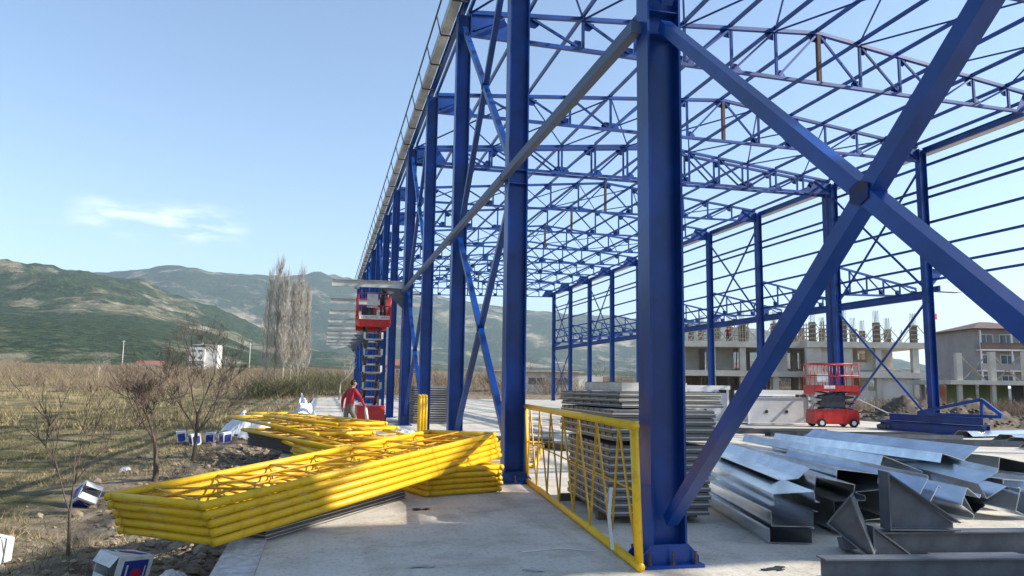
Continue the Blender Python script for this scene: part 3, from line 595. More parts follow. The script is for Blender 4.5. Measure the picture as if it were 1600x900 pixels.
# ------------------------------------------------------------------ scissor lifts
def rails(t, L_, W, z0, h, m, nlx=3):
    def rail(a, b, r=.028): g = G(); tube(g, a, b, r, 8); ob('guard_rail', mesh('guard_rail', g, m, True), None, t)
    for s in (-1, 1):
        for z in (z0+h, z0+h*.52): rail((-L_/2, s*W/2, z), (L_/2, s*W/2, z)); 
        for z in (z0+h, z0+h*.52): rail((s*L_/2, -W/2, z), (s*L_/2, W/2, z))
        for i in range(nlx+1): rail((-L_/2+L_*i/nlx, s*W/2, z0), (-L_/2+L_*i/nlx, s*W/2, z0+h), .02)
        rail((s*L_/2, 0, z0), (s*L_/2, 0, z0+h), .018)
def lift(lb, loc, rz, L_, W, base_h, plat_z, nsc, signs=True):
    t = thing('scissor_lift', lb, 'scissor lift', loc, (0, 0, rz))
    g = G(); w = W/2-.1; prof = [(-L_/2, -w, .14), (L_/2, -w, .14), (L_/2, -w, base_h*.75), (L_/2-.08, -w, base_h), (-L_/2+.08, -w, base_h), (-L_/2, -w, base_h*.75)]
    prism(g, prof, (0, 2*w, 0)); ob('chassis', g, RED, t)
    for sx in (-1, 1):
        for sy in (-1, 1):
            g = G(); c = (sx*L_*.36, sy*(W/2-.09), .19); tube(g, (c[0], c[1]-.06, .19), (c[0], c[1]+.06, .19), .19, 18); wh = ob('wheel', mesh('wheel', g, BLACK, False), None, t)
            g = G(); tube(g, (c[0], c[1]-.065*1, .19), (c[0], c[1]+.065, .19), .1, 14); ob('hub', g, WHITE, wh)
    g = G(); box(g, -L_*.3, L_*.25, -w-.012, -w-.001, .2, base_h*.8); ob('side_cover', g, RED, t)
    # scissor arms
    H = (plat_z-.12-base_h)/nsc; ax = L_*.44
    for k in range(nsc):
        z0 = base_h+k*H; z1 = z0+H
        for sy in (-1, 1):
            y = sy*(W*.24)
            g = G(); bar(g, (-ax, y, z0), (ax, y, z1), .05, .11, (0, 1, 0)); ob('scissor_arm', g, STEELD, t)
            g = G(); bar(g, (-ax, y-sy*.06, z1), (ax, y-sy*.06, z0), .05, .11, (0, 1, 0)); ob('scissor_arm', g, STEELD, t)
        for x, z in ((-ax, z0), (ax, z0), (0, (z0+z1)/2)):
            g = G(); tube(g, (x, -W*.27, z), (x, W*.27, z), .04, 8); ob('cross_pin', g, STEELL, t)
        for sy in (-1, 1):
            g = G(); box(g, -ax-.06, -ax+.06, sy*W*.27-.04, sy*W*.27+.04, z0+.02, z0+H*.42); ob('pivot_block', g, STEELL if k % 2 else WHITE, t)
    g = G(); box(g, -L_/2, L_/2, -W/2, W/2, plat_z-.12, plat_z); box(g, -L_/2-.01, L_/2+.01, -W/2-.015, -W/2-.001, plat_z-.14, plat_z+.13); box(g, -L_/2-.01, L_/2+.01, W/2+.001, W/2+.015, plat_z-.14, plat_z+.13)
    box(g, -L_/2-.03, -L_/2-.012, -W/2, W/2, plat_z-.3, plat_z+.13); box(g, L_/2+.012, L_/2+.03, -W/2, W/2, plat_z-.3, plat_z+.13); ob('platform', g, RED, t)
    rails(t, L_, W, plat_z, 1.08, RED, 6)
    return t
l1 = lift('raised red scissor lift with its basket up by the twin blue columns', (1.95, 33.2, 0), R(90), 2.3, 1.32, .72, 4.25, 5)
g = G(); box(g, -1.21, -1.185, -.62, .62, 4.26, 4.42); sg = ob('sign_strip', g, WHITE, l1)
g = G(); rnd = random.Random(3); y = .56
while y > -.55:
    w = rnd.choice((.035, .05, .045))
    if rnd.random() > .13:
        box(g, -1.216, -1.211, y-w, y-w+.014, 4.295, 4.385); box(g, -1.216, -1.211, y-.012, y, 4.295, 4.385) if rnd.random() > .4 else None
        zz = rnd.choice((4.295, 4.335, 4.37)); box(g, -1.2165, -1.2115, y-w, y, zz, zz+.015)
    y -= w+.028
ob('sign_marks', g, CRED, sg)
g = G(); box(g, -1.17, -1.15, -.12, .32, 4.75, 5.36); ob('instrument_panel', g, CARD, l1)
g = G(); box(g, -.9, -.3, -.1, .5, 4.26, 4.75); ob('tool_box', g, STEELD, l1)
l2 = lift('lowered red scissor lift parked in front of the twin columns on the right', (22.35, 30.6, 0), R(-12), 2.0, 1.2, .78, 1.72, 3)
g = G()
for k in range(5): box(g, .45, .85, -.53, -.515, .3+.28*k, .34+.28*k)
box(g, .43, .45, -.53, -.515, .2, 1.5); box(g, .85, .87, -.53, -.515, .2, 1.5); ob('ladder', g, RED, l2)
g = G(); box(g, -.7, .35, -.54, -.52, .9, 1.4); ob('dark_cover', g, STEELD, l2)
g = G(); box(g, -.6, -.1, -.616, -.612, 1.7, 1.84); ob('decal', g, WHITE, l2)
g = G(); box(g, -.9, -.4, -.618, -.612, 2.0, 2.35); ob('notice_board', g, CARD, l2)

# ------------------------------------------------------------------ people
def person(name, label, loc, rz, J, radii, bones, mats, hair=True):
    """skin a joint skeleton, bake to one mesh, colour by nearest bone"""
    me = bpy.data.meshes.new('skeleton'); idx = {k: i for i, k in enumerate(J)}
    me.from_pydata([J[k] for k in J], [(idx[a], idx[b]) for a, b, _ in bones], [])
    o = bpy.data.objects.new('skeleton', me); C.objects.link(o)
    sm = o.modifiers.new('s', 'SKIN'); sm.use_smooth_shade = True
    for k in J:
        sv = me.skin_vertices[0].data[idx[k]]; r = radii[k]; sv.radius = r if isinstance(r, tuple) else (r, r); sv.use_root = (k == 'pelvis')
    ss = o.modifiers.new('u', 'SUBSURF'); ss.levels = 2; ss.render_levels = 2
    dg = bpy.context.evaluated_depsgraph_get(); bm = bpy.data.meshes.new_from_object(o.evaluated_get(dg))
    bpy.data.objects.remove(o)
    bm.materials.clear()
    for m in mats: bm.materials.append(m)
    B = [(Vector(J[a]), Vector(J[b]), m) for a, b, m in bones]
    for p in bm.polygons:
        c = p.center; best = 9; bi = 0
        for a, b, m in B:
            d = b-a; t = max(0, min(1, (c-a).dot(d)/d.length_squared)); q = (c-a-d*t).length
            if q < best: best = q; bi = m
        p.material_index = bi; p.use_smooth = True
    t = thing(name, label, 'person', loc, (0, 0, rz)); bo = ob('body', bm, None, t); return t
def figure(lean, armL, armR, legL, legR, headd=0.):
    """facing +Y. J in metres, lean = forward shift of the chest"""
    J = {}; rad = {}; b = []
    def j(k, p, r): J[k] = p; rad[k] = r
    j('pelvis', (0, 0, .92), (.155, .115)); j('waist', (0, lean*.35, 1.07), (.15, .105)); j('chest', (0, lean*.8, 1.30), (.175, .125)); j('neckb', (0, lean*1.0, 1.46), (.085, .075)); j('neck', (0, lean*1.1+.02, 1.52), .056)
    j('head', (0, lean*1.25+.03+headd, 1.615), (.078, .095)); j('crown', (0, lean*1.3+.02+headd, 1.70), (.066, .078))
    b += [('pelvis', 'waist', 0), ('waist', 'chest', 0), ('chest', 'neckb', 0), ('neckb', 'neck', 2), ('neck', 'head', 2), ('head', 'crown', 2)]
    for s, arm, leg, n in ((-1, armL, legL, 'L'), (1, armR, legR, 'R')):
        j('sh'+n, (s*.185, lean*.95, 1.42), .075); j('el'+n, arm[0], .055); j('wr'+n, arm[1], .04); j('ha'+n, arm[2], (.045, .026))
        b += [('chest', 'sh'+n, 0), ('sh'+n, 'el'+n, 0), ('el'+n, 'wr'+n, 0), ('wr'+n, 'ha'+n, 2)]
        j('hip'+n, (s*.095, 0, .86), .095); j('kn'+n, leg[0], .068); j('an'+n, leg[1], .055); j('to'+n, leg[2], (.05, .035))
        b += [('pelvis', 'hip'+n, 1), ('hip'+n, 'kn'+n, 1), ('kn'+n, 'an'+n, 1), ('an'+n, 'to'+n, 3)]
    return J, rad, b
def extras(t, J, hair=True):
    h = Vector(J['head']); c = Vector(J['crown'])
    if hair:
        g = G(); lump(g, (c.x, c.y-.02, c.z-.01), .095, 1, .05, (.86, 1.0, .75)); lump(g, (h.x, h.y-.06, h.z+.03), .085, 1, .05, (.95, .7, 1.0)); ob('hair', g, HAIR, t, True)
    g = G(); prism(g, [(-.011, h.y+.086, h.z-.02), (.011, h.y+.086, h.z-.02), (0, h.y+.088, h.z+.025)], (0, .022, -.004)); ob('nose', g, SKIN, t)
    for s in (-1, 1):
        g = G(); lump(g, (s*.030, h.y+.082, h.z+.028), .012, 1, .02, (1.2, .6, .7)); ob('eye', g, DARKC, t)
        g = G(); lump(g, (s*.080, h.y-.01, h.z), .028, 1, .05, (.4, .7, 1.1)); ob('ear', g, SKIN, t)
    g = G(); box(g, -.022, .022, h.y+.080, h.y+.088, h.z-.052, h.z-.044); ob('mouth', g, JACK, t)
    for n, s in (('L', -1), ('R', 1)):
        w = Vector(J['wr'+n]); a = Vector(J['ha'+n]); d = (a-w).normalized(); side = Vector((0, 1, 0)) if abs(d.y) < .8 else Vector((1, 0, 0))
        u = d.cross(side).normalized(); v = u.cross(d).normalized(); g = G()
        for q, (o_, ln) in enumerate(((-.027, .062), (-.009, .075), (.009, .07), (.027, .055))):
            p0 = a+v*o_-d*.01; p1 = p0+d*ln*.55+u*.004*s; p2 = p1+d*ln*.42+u*.02*s; tube(g, p0, p1, .0095, 6); tube(g, p1, p2, .009, 6, .007)
        p0 = w+d*.035+v*.03; p1 = p0+d*.035+v*.022; p2 = p1+d*.03+v*.004; tube(g, p0, p1, .011, 6); tube(g, p1, p2, .010, 6, .008)
        ob('fingers', g, SKIN, t, True)
J, rad, b = figure(.11, ((-.32, -.02, 1.16), (-.37, .0, .90), (-.38, .03, .81)), ((.27, .26, 1.16), (.25, .42, .93), (.25, .46, .85)),
                   ((-.11, -.03, .48), (-.12, -.22, .09), (-.12, -.09, .045)), ((.11, .22, .50), (.11, .20, .09), (.11, .34, .045)))
p1 = person('person', 'man in a red jacket and khaki trousers walking past the raised lift', (.80, 24.4, 0), R(-60), J, rad, b, [JACK, TROU, SKIN, BLACK])
extras(p1, J)
t = thing('white_roll', 'white rolled bag held in the right hand of the man in red', 'roll', (0, 0, 0)); g = G()
hp = p1.matrix_basis @ Vector(J['haR']); tube(g, (0, 0, .03), (.05, -.03, -.32), .045, 10, .055); ob('roll', g, CARD, t, True); t.location = hp
J, rad, b = figure(.12, ((-.30, .2, 1.18), (-.18, .42, 1.22), (-.12, .48, 1.25)), ((.30, .22, 1.2), (.2, .44, 1.28), (.14, .5, 1.3)),
                   ((-.11, .02, .48), (-.12, -.02, .09), (-.12, .1, .045)), ((.11, .04, .5), (.12, .02, .09), (.12, .14, .045)))
p2 = person('person', 'worker in dark clothes standing in the raised lift basket', (2.33, 32.75, 4.255), R(-60), J, rad, b, [DARKC, DARKC, SKIN, BLACK])
extras(p2, J)
p3 = person('person', 'worker in a red top on the upper deck of the concrete building', (44.6, 79.2, 6.83), R(150), J, rad, b, [JACK, DARKC, SKIN, BLACK])
extras(p3, J)

# ------------------------------------------------------------------ cartons, film, litter
def carton(lb, loc, rot, open_=True):
    t = thing('carton', lb, 'carton', loc, rot, 'white and blue cartons'); w, d, h = .30, .30, .40; th = .006; g = G()
    box(g, -w/2, w/2, -d/2, d/2, 0, th)
    for s in (-1, 1): box(g, s*w/2-(th if s > 0 else 0), s*w/2+(0 if s > 0 else th), -d/2, d/2, th, h); box(g, -w/2+th, w/2-th, s*d/2-(th if s > 0 else 0), s*d/2+(0 if s > 0 else th), th, h)
    rj = random.Random(hash(lb) % 997 if False else len(lb)); kx, ky = rj.uniform(-.10, .10), rj.uniform(-.08, .08)
    t['skew'] = kx
    ob('case', g, CARD, t)
    for s in (-1, 1):
        g = G(); prism(g, [(-w/2+.01, s*d/2, h), (w/2-.01, s*d/2, h), (w/2-.02, s*(d/2-.10), h+.06 if s > 0 else h+.015), (-w/2+.02, s*(d/2-.10), h+.06 if s > 0 else h+.015)], (0, 0, .004)); ob('flap', g, CARD, t)
    for k in range(4):
        M = Matrix.Rotation(k*math.pi/2, 4, 'Z'); g = G(); box(g, -.115, .115, -d/2-.003, -d/2-.0005, .05, .33); g.v = [tuple(M @ Vector(v)) for v in g.v]; lp = ob('label_panel', g, CBLUE, t)
        g = G(); n = 9; prism(g, [(.055*math.cos(2*math.pi*i/n)*(1 if i % 2 else .75), -d/2-.0035, .17+.06*math.sin(2*math.pi*i/n)) for i in range(n)], (0, -.001, 0)); g.v = [tuple(M @ Vector(v)) for v in g.v]; ob('red_emblem', g, CRED, lp)
        g = G(); box(g, -.08, .08, -d/2-.005, -d/2-.0035, .275, .295); box(g, -.06, .06, -d/2-.005, -d/2-.0035, .075, .085); g.v = [tuple(M @ Vector(v)) for v in g.v]; ob('white_print', g, CARD, lp)
    for o in [c for c in t.children]+[q for c in t.children for q in c.children]:
        for v in o.data.vertices: v.co.x += kx*v.co.z; v.co.y += ky*v.co.z+.012*math.sin(v.co.x*17+v.co.z*9)
    return t
def gp(x, y, dz=0): return (x, y, gz(x, y)+dz)
carton('white and blue carton lying in shade below the yellow stack end', gp(-1.72, 8.75, .12), (R(80), R(6), R(-40)))
carton('white and blue carton lying open at the left picture edge', gp(-3.32, 9.75, .12), (R(86), R(0), R(-112)))
carton('white and blue carton tipped over by the slender sapling', gp(-3.85, 14.5, .08), (R(62), R(25), R(20)))
for k, (x, y, a) in enumerate(((-4.25, 26.6, 8), (-3.8, 26.2, 30), (-3.4, 26.5, -5), (-2.9, 26.0, 35))):
    carton(['leftmost', 'second', 'third', 'rightmost'][k]+' carton in the row of four beyond the small trees', gp(x, y, .0), (R(5), R(-6), R(a))).scale = (.95, .95, .85)
carton('upright white and blue carton at the slab edge behind the plastic film', (-.68, 33.5, .015), (0, 0, R(12))).scale = (1.25, 1.25, 1.4)
def film(name, lb, c, size, seed, m=FILM):
    rnd = random.Random(seed); nx, ny = 34, 26; g = G(); vs = []
    for j in range(ny+1):
        for i in range(nx+1):
            u, v = i/nx*2-1, j/ny*2-1; rr = max(0, 1-(abs(u)**2.2+abs(v)**2.2))
            n1 = float(fbm(u*2.2+seed, v*2.2, 1., 3)); n2 = float(fbm(u*7+seed*3, v*7, 1., 2))
            hgt = size[2]*(rr**.55)*(.62+.26*n1+.10*abs(n2))
            x = c[0]+u*size[0]*(1+.02*rnd.uniform(-1, 1)); y = c[1]+v*size[1]*(1+.02*rnd.uniform(-1, 1)); base = 0 if x > SX0-.3 else gz(x, y)
            vs.append((x, y, max(base, c[2])+.012+max(0, hgt)))
    g.add(vs, [(j*(nx+1)+i, j*(nx+1)+i+1, (j+1)*(nx+1)+i+1, (j+1)*(nx+1)+i) for j in range(ny) for i in range(nx)])
    o = ob(name, g, m, None, False, label=lb, cat='plastic film'); sm = o.modifiers.new('thick', 'SOLIDIFY'); sm.thickness = .006; return o
film('plastic_film', 'crumpled clear film heap left of the charcoal sheets', (-2.35, 29.0, -.5), (1.15, 1.0, .95), 2)
film('plastic_film', 'taller crumpled clear film heap beside the upright carton', (-.95, 29.4, -.5), (.85, .9, 1.35), 5)
film('plastic_film', 'crumpled clear film on the slab beyond the jumbled frames', (2.3, 24.5, 0), (.7, .6, .35), 9)
film('plastic_bag', 'pale sack lying against the slab edge in the bottom left', (-1.22, 8.1, -.5), (.24, .42, .22), 4)
for k, (x, y, s, lb) in enumerate(((-8.3, 21.5, .16, 'white scrap of film on the grass far left'), (-7.5, 16.2, .14, 'pale scrap of film at the left edge of the grass'), (-4.3, 19.5, .13, 'small pale scrap by the little trees'), (-3.6, 28, .13, 'scrap of white film beyond the carton row'), (-3.9, 15.2, .10, 'bluish scrap of film left of the trunk'))):
    film('film_scrap', lb, (x, y, -2), (s, s*.7, s*.9), 11+k)
def strap(lb, pts, w, m):
    g = G()
    for a, b in zip(pts, pts[1:]): bar(g, a, b, w, .004)
    ob('strap', g, m, None, label=lb, cat='strap')
strap('white strip lying on the slab beside the upright yellow frame', [(2.0, 7.65, .005), (2.45, 7.75, .006), (2.75, 7.55, .005)], .03, WHITE)
strap('white cloth strip tied to the upright yellow frame', [(2.84, 7.35, .06), (2.86, 7.5, .35), (2.93, 7.62, .62), (2.96, 7.85, .45)], .035, WHITE)
rnd = random.Random(21)
for k, (x, y) in enumerate(((1.35, 10.4), (.9, 7.2), (1.9, 6.9), (4.1, 6.55))):
    g = G()
    for q in range(5): lump(g, (rnd.uniform(-.10, .10), rnd.uniform(-.05, .05), .008), rnd.uniform(.015, .045), 1, .6, (1.7, .8, .22), rnd=rnd)
    t = ob('debris', g, BLACK if k in (0, 3) else STEELL, None, label=['dark scrap on the slab below the big yellow stack', 'small crumpled scrap on the shaded slab', 'thin leaf-like scrap nearest the upright frame', 'dark rag on the slab beside the nearest base plate'][k], cat='scrap'); t.location = (x, y, .001)

# ------------------------------------------------------------------ white boxes, blue beams, mound
for k, (x, y, a, L_, W, H) in enumerate(((15.6, 33.4, -8, 3.0, 1.3, 1.72), (19.2, 32.4, -6, 3.1, 1.4, 1.55))):
    t = thing('steel_box_panel', ['left', 'right'][k]+' large white steel box panel left of the lowered lift', 'steel box', (x, y, .05), (0, 0, R(a)), 'white steel boxes')
    g = G(); box(g, .06, L_-.06, .05, W, .06, H-.35); ob('body', g, PANELG, t)
    for xx in (0, L_-.1): g = G(); box(g, xx, xx+.1, 0, .049, 0, H-.2); ob('post', g, WHITE, t)
    g = G(); box(g, -.05, L_+.05, -.05, .049, H-.19, H); ob('top_rail', g, WHITE, t); g = G(); box(g, 0, L_, W+.002, W+.1, H-.3, H-.05); ob('rear_rail', g, WHITE, t)
    g = G(); box(g, -.04, L_+.04, -.06, .0, -.03, -.001); ob('bottom_rail', g, WHITE, t)
    for xx in (L_*.3, L_*.62): g = G(); tube(g, (xx, .051, .55), (xx, .03, .55), .08, 12); ob('shadow_disc', g, DARKW, t)  # flat dark discs stand in for round shadows on the front face
for k, (p, q, d, w) in enumerate((((23.75, 29.2, .2), (23.95, 23.9, .2), .38, .3), ((23.4, 28.8, .18), (23.5, 23.5, .18), .34, .26), ((24.2, 29.4, .22), (24.45, 24.2, .22), .4, .3), ((23.7, 28.6, .55), (23.85, 23.9, .55), .28, .24))):
    steel_beam('blue_beam', ['middle', 'front', 'rear', 'upper'][k]+' blue painted beam in the pile beside the right row column', p, q, d, w, BLUE)
t = thing('blue_truss_piece', 'short blue gable truss piece lying on the blue beam pile', 'truss piece', (24.0, 25.2, .74), (0, 0, R(-72)))
g = G(); bar(g, (-1.6, 0, 0), (1.6, 0, 0), .12, .12); ob('bottom_chord', g, BLUE, t)
for a, b in (((-1.6, 0, .05), (.9, 0, .62)), ((.9, 0, .62), (1.6, 0, .05))): g = G(); bar(g, a, b, .12, .12); ob('rafter', g, BLUE, t)
g = G(); bar(g, (.9, 0, .06), (.9, 0, .58), .1, .1, (0, 1, 0)); ob('post', g, BLUE, t)
t = thing('timber_board', 'grey board leaning beside the lowered red lift', 'board', (24.3, 29.6, 0)); g = G(); bar(g, (-.9, .6, 1.25), (1.0, -1.0, .03), .5, .03); ob('board', g, SHEETE, t)
t = thing('tyre', 'worn tyre lying flat by the leaning board', 'tyre', (23.7, 28.6, .02)); g = G()
for i in range(20):
    a0, a1 = 2*math.pi*i/20, 2*math.pi*(i+1)/20; tube(g, (.42*math.cos(a0), .42*math.sin(a0), .1), (.42*math.cos(a1), .42*math.sin(a1), .1), .11, 8)
ob('casing', g, mat('dusty_rubber', (.12, .11, .10), .9), t, True)
def mound(name, lb, cx, cy, rx, ry, h, seed):
    rnd = random.Random(seed); g = G(); n = 40; vs = []
    for j in range(n+1):
        for i in range(n+1):
            u, v = i/n*2-1, j/n*2-1; rr = max(0, 1-u*u-v*v); x, y = cx+u*rx, cy+v*ry
            z = gz(x, y)-.1+h*(rr**.8)*(.7+.35*float(fbm(x, y, .9, 3)))+(.12*rnd.uniform(-1, 1) if rr > 0 else 0)
            vs.append((x, y, z))
    g.add(vs, [(j*(n+1)+i, j*(n+1)+i+1, (j+1)*(n+1)+i+1, (j+1)*(n+1)+i) for j in range(n) for i in range(n)])
    for q in range(420):
        a = rnd.uniform(0, 6.28); k = math.sqrt(rnd.random()); x, y = cx+rx*k*math.cos(a), cy+ry*k*math.sin(a)
        lump(g, (x, y, gz(x, y)+h*max(0, 1-k*k)**.8*.75), rnd.uniform(.05, .14), 1, .35, rnd=rnd)
    ob(name, g, mat('mound_soil', (.085, .065, .045), .95, 0, .3, 3, (.17, .135, .095)), None, label=lb, cat='earth mound', smooth=True)
mound('earth_mound', 'dark heap of dug earth behind the blue beam pile', 36.5, 40.5, 6.5, 4, 1.7, 5)
mound('earth_mound', 'low heap of dug earth at the far right edge', 46, 38, 7, 4, 1.2, 8)
mound('earth_mound', 'small earth heap behind the white steel boxes', 30.5, 44.5, 3.5, 3, 1.2, 12)

# ------------------------------------------------------------------ buildings
def bframe(p, yawd): return Matrix.Translation(p) @ Matrix.Rotation(R(yawd), 4, 'Z')
t = thing('concrete_building', 'unfinished concrete building frame with formwork on top behind the hall', 'building', (39.2, 79.9, -.6), (0, 0, R(-15)))
t.scale = (1.06, 1.06, 1.0)
rnd = random.Random(4)
cols = [0, 3.2, 6.4, 9.8, 13.2, 16.4, 19.8, 23.6]
for lv, z in ((0, 3.85), (1, 7.1)):
    g = G(); box(g, -.8, 12.4, -.6, 12, z-.25, z+.38); ob('floor_slab', g, CONCB, t); g = G(); box(g, 12.402, 24.8, -2.4, 12, z-.248, z+.382); ob('floor_slab', g, CONCB, t)
for i, x in enumerate(cols):
    for yy in ((0, 5, 10.5) if x < 12 else (-1.8, 4, 10.5)):
        for z0, z1 in ((0, 3.6), (4.24, 6.85)):
            g = G(); w = 1.5 if i in (4, 5) and yy < 0 else .62; box(g, x-w/2, x+w/2, yy-.3, yy+.3, z0, z1-.001); ob('pillar', g, CONCB, t)
        z1 = 9.7+rnd.uniform(-.3, .3)
        g = G(); box(g, x-.28, x+.28, yy-.28, yy+.28, 7.485, z1); fm = ob('formwork', g, WOOD, t)
        for zz in (7.8, 8.3, 8.8, 9.3): g = G(); box(g, x-.4, x+.4, yy-.33, yy-.282, zz, zz+.1); ob('batten', g, WOODL, fm)
        g = G()
        for a in (-.2, -.07, .07, .2): tube(g, (x+a, yy-.2, z1), (x+a+rnd.uniform(-.05, .05), yy-.2, z1+1.35), .018, 4); tube(g, (x+a, yy+.2, z1), (x+a, yy+.2, z1+1.3), .018, 4)
        ob('rebar', g, RUSTY, fm)
        for s in (-1, 1): g = G(); bar(g, (x+s*.3, yy-.3, 9.3), (x+s*1.7, yy-.5+s*.1, 7.49), .09, .06); ob('raking_prop', g, WOODL, fm)
for a, b, y_, z0, z1, m in ((13.4, 16.0, -1.75, 0, 3.59, WALLW), (16.7, 19.6, -1.7, 0, 2.2, WALLW), (20.0, 23.4, -1.75, 0, 3.59, WALLW), (10.0, 11.2, .1, 4.24, 6.84, CONCB), (13.3, 15.0, -1.7, 4.24, 6.84, CONCB), (0, 12, 9, 0, 3.59, CONCB), (3.3, 6.2, 3, 4.24, 6.84, CONCB), (16.5, 19.4, -1.5, 4.24, 5.3, CONCB), (20.4, 23.0, 2.2, 4.24, 6.84, CONCB), (6.8, 8.2, .3, .0, 3.59, CONCB), (.4, 2.6, 4, 4.24, 6.84, CONCB), (6.6, 9.6, 2, 0, 3.59, CONCB), (0, 3, 3, 0, 3.59, WOOD), (18, 23, 8, 4.24, 6.0, BRICK)):
    g = G(); box(g, a, b, y_, y_+.2, z0, z1); ob('wall', g, m, t)
for x0 in (2.2, 5.2, 10.6, 12.2, 14.6):
    for k in range(7): g = G(); box(g, x0+k*.28, x0+k*.28+.09, -.52, -.44, 7.49, 9.6+rnd.uniform(-.3, .3)); ob('formwork_stud', g, WOODL, t)
    for k in range(5): g = G(); box(g, x0-.1, x0+1.9, -.43, -.36, 7.7+k*.42, 7.8+k*.42); ob('formwork_waler', g, WOOD if k % 2 else WOODL, t)
for q in range(30):
    x = rnd.uniform(0, 24); yy = rnd.uniform(-.3, 8) if x < 12 else rnd.uniform(-1.8, 8); g = G(); bar(g, (x, yy, 7.49), (x+rnd.uniform(-1.6, 1.6), yy+rnd.uniform(-.3, .3), 9.0+rnd.uniform(-.6, .5)), .08, .06); ob('brace_timber', g, WOODL, t)
for q in range(26):
    x = rnd.uniform(.5, 24); yy = rnd.uniform(-.4, 3) if x < 12 else rnd.uniform(-2.2, 2); g = G(); a = rnd.uniform(0, 3.1); l = rnd.uniform(.6, 1.5); bar(g, (x-l*math.cos(a), yy-l*.3*math.sin(a), 4.26+rnd.uniform(0, .2)), (x+l*math.cos(a), yy+l*.3*math.sin(a), 4.3+rnd.uniform(0, .5)), .15, .05); ob('plank', g, WOODL, t)
for q in range(14):
    x = rnd.uniform(0, 24); g = G(); yy = rnd.uniform(0, 8); bar(g, (x, yy, 4.24 if q % 2 else 0), (x+rnd.uniform(-.3, .3), yy, 6.84 if q % 2 else 3.59), .1, .1); ob('shoring_post', g, WOODL, t)
def windowset(t, x0, x1, y, z0, z1, nwin, m=GLASS):
    for i in range(nwin):
        a = x0+(x1-x0)*(i+.15)/nwin; b = x0+(x1-x0)*(i+.85)/nwin
        g = G(); box(g, a, b, y-.03, y-.002, z0, z1); w = ob('window', g, WHITE, t)
        g = G(); box(g, a+.12, (a+b)/2-.05, y-.04, y-.031, z0+.12, z1-.12); box(g, (a+b)/2+.05, b-.12, y-.04, y-.031, z0+.12, z1-.12); ob('pane', g, m, w)
def apartment(lb, loc, rz, secs, depth, floors, roofm):
    t = thing('apartment_block', lb, 'building', loc, (0, 0, R(rz)))
    for (x0, x1, yf, nf, mw) in secs:
        H = nf*3.0; g = G(); box(g, x0, x1, yf, yf+depth, 0, H); ob('wall', g, mw, t)
        for f in range(nf):
            windowset(t, x0+.4, x1-.4, yf, f*3+.5, f*3+2.3, max(2, int((x1-x0)/2.6)))
            if f: 
                g = G(); box(g, x0+.2, x1-.2, yf-1.35, yf-.05, f*3-.18, f*3); bl = ob('balcony', g, WHITE, t)
                g = G(); box(g, x0+.2, x1-.2, yf-1.35, yf-1.29, f*3+.001, f*3+.95); ob('parapet', g, APTB if f % 2 else APTW, bl)
                for xx in (x0+.3, (x0+x1)/2, x1-.3): g = G(); box(g, xx-.1, xx+.1, yf-1.28, yf-1.08, f*3+.001, f*3+2.8); ob('balcony_post', g, WHITE, bl)
        g = G(); e = .9; rz_ = H+1.5
        v = [(x0-e, yf-1.6, H+.02), (x1+e, yf-1.6, H+.02), (x1+e, yf+depth+e, H+.02), (x0-e, yf+depth+e, H+.02), (x0+4, yf+depth/2, rz_), (x1-4, yf+depth/2, rz_)]
        g.add(v, [(0, 3, 2, 1), (0, 1, 5, 4), (1, 2, 5), (2, 3, 4, 5), (3, 0, 4)]); ob('roof', g, roofm, t)
    return t
apartment('brown and cream apartment block with a red roof at the far right', (92.5, 93.5, -1.2), -14, [(0, 9.5, 0, 4, APTW), (9.6, 16, 1.5, 4, APTB), (16.1, 34, -1.5, 5, APTW)], 10, 3, APTR)
apartment('lower pale apartment block behind the concrete building', (66, 118, -1), -18, [(0, 22, 0, 2, APTW)], 10, 2, APTR)
t = thing('concrete_shell', 'low unfinished concrete shell with green walls and crossed timbers at far right', 'building', (56.5, 59.0, -.6), (0, 0, R(-16)))
g = G(); box(g, -1, 18, -.5, 8, 2.9, 3.3); ob('floor_slab', g, CONCB, t)
for i in range(6):
    x = i*3.0
    for yy in (0, 7): g = G(); box(g, x-.18, x+.18, yy-.18, yy+.18, 0, 2.899); ob('pillar', g, CONCB, t)
    g = G(); box(g, x-.25, x+.25, -.25, .25, 3.302, 5.9+rnd.uniform(-.2, .4)); ob('upper_pillar', g, CONCB, t)
    g = G(); bar(g, (x+.3, .05, 5.5), (x+2.3, -.1, 3.32), .12, .08); ob('raking_prop', g, WOODL, t); g = G(); bar(g, (x+.5, .2, 3.35), (x+2.6, .2, 5.5), .12, .08); ob('raking_prop', g, WOODL, t)
    if i < 5: g = G(); box(g, x+.2, x+2.8, 2.5, 2.7, 0, 2.89); ob('wall', g, GREENW if i % 3 != 2 else DARKW, t)  # dark panel stands in for an open bay, shade put into its colour
g = thing('red_shed', 'red and white low shed walls right of the concrete building', 'shed', (66.5, 71.5, -.6), (0, 0, R(-15)))
q = G(); box(q, 0, 3.2, 0, 2.5, 0, 2.9); ob('red_wall', q, BRICK, g); q = G(); box(q, 3.4, 8.5, -1.2, 2.5, 0, 2.6); ob('white_wall', q, WALLW, g); q = G(); prism(q, [(3.3, -1.3, 2.601), (8.6, -1.3, 2.601), (8.6, .7, 3.4), (3.3, .7, 3.4)], (0, 0, .06)); ob('roof', q, WHITE, g)
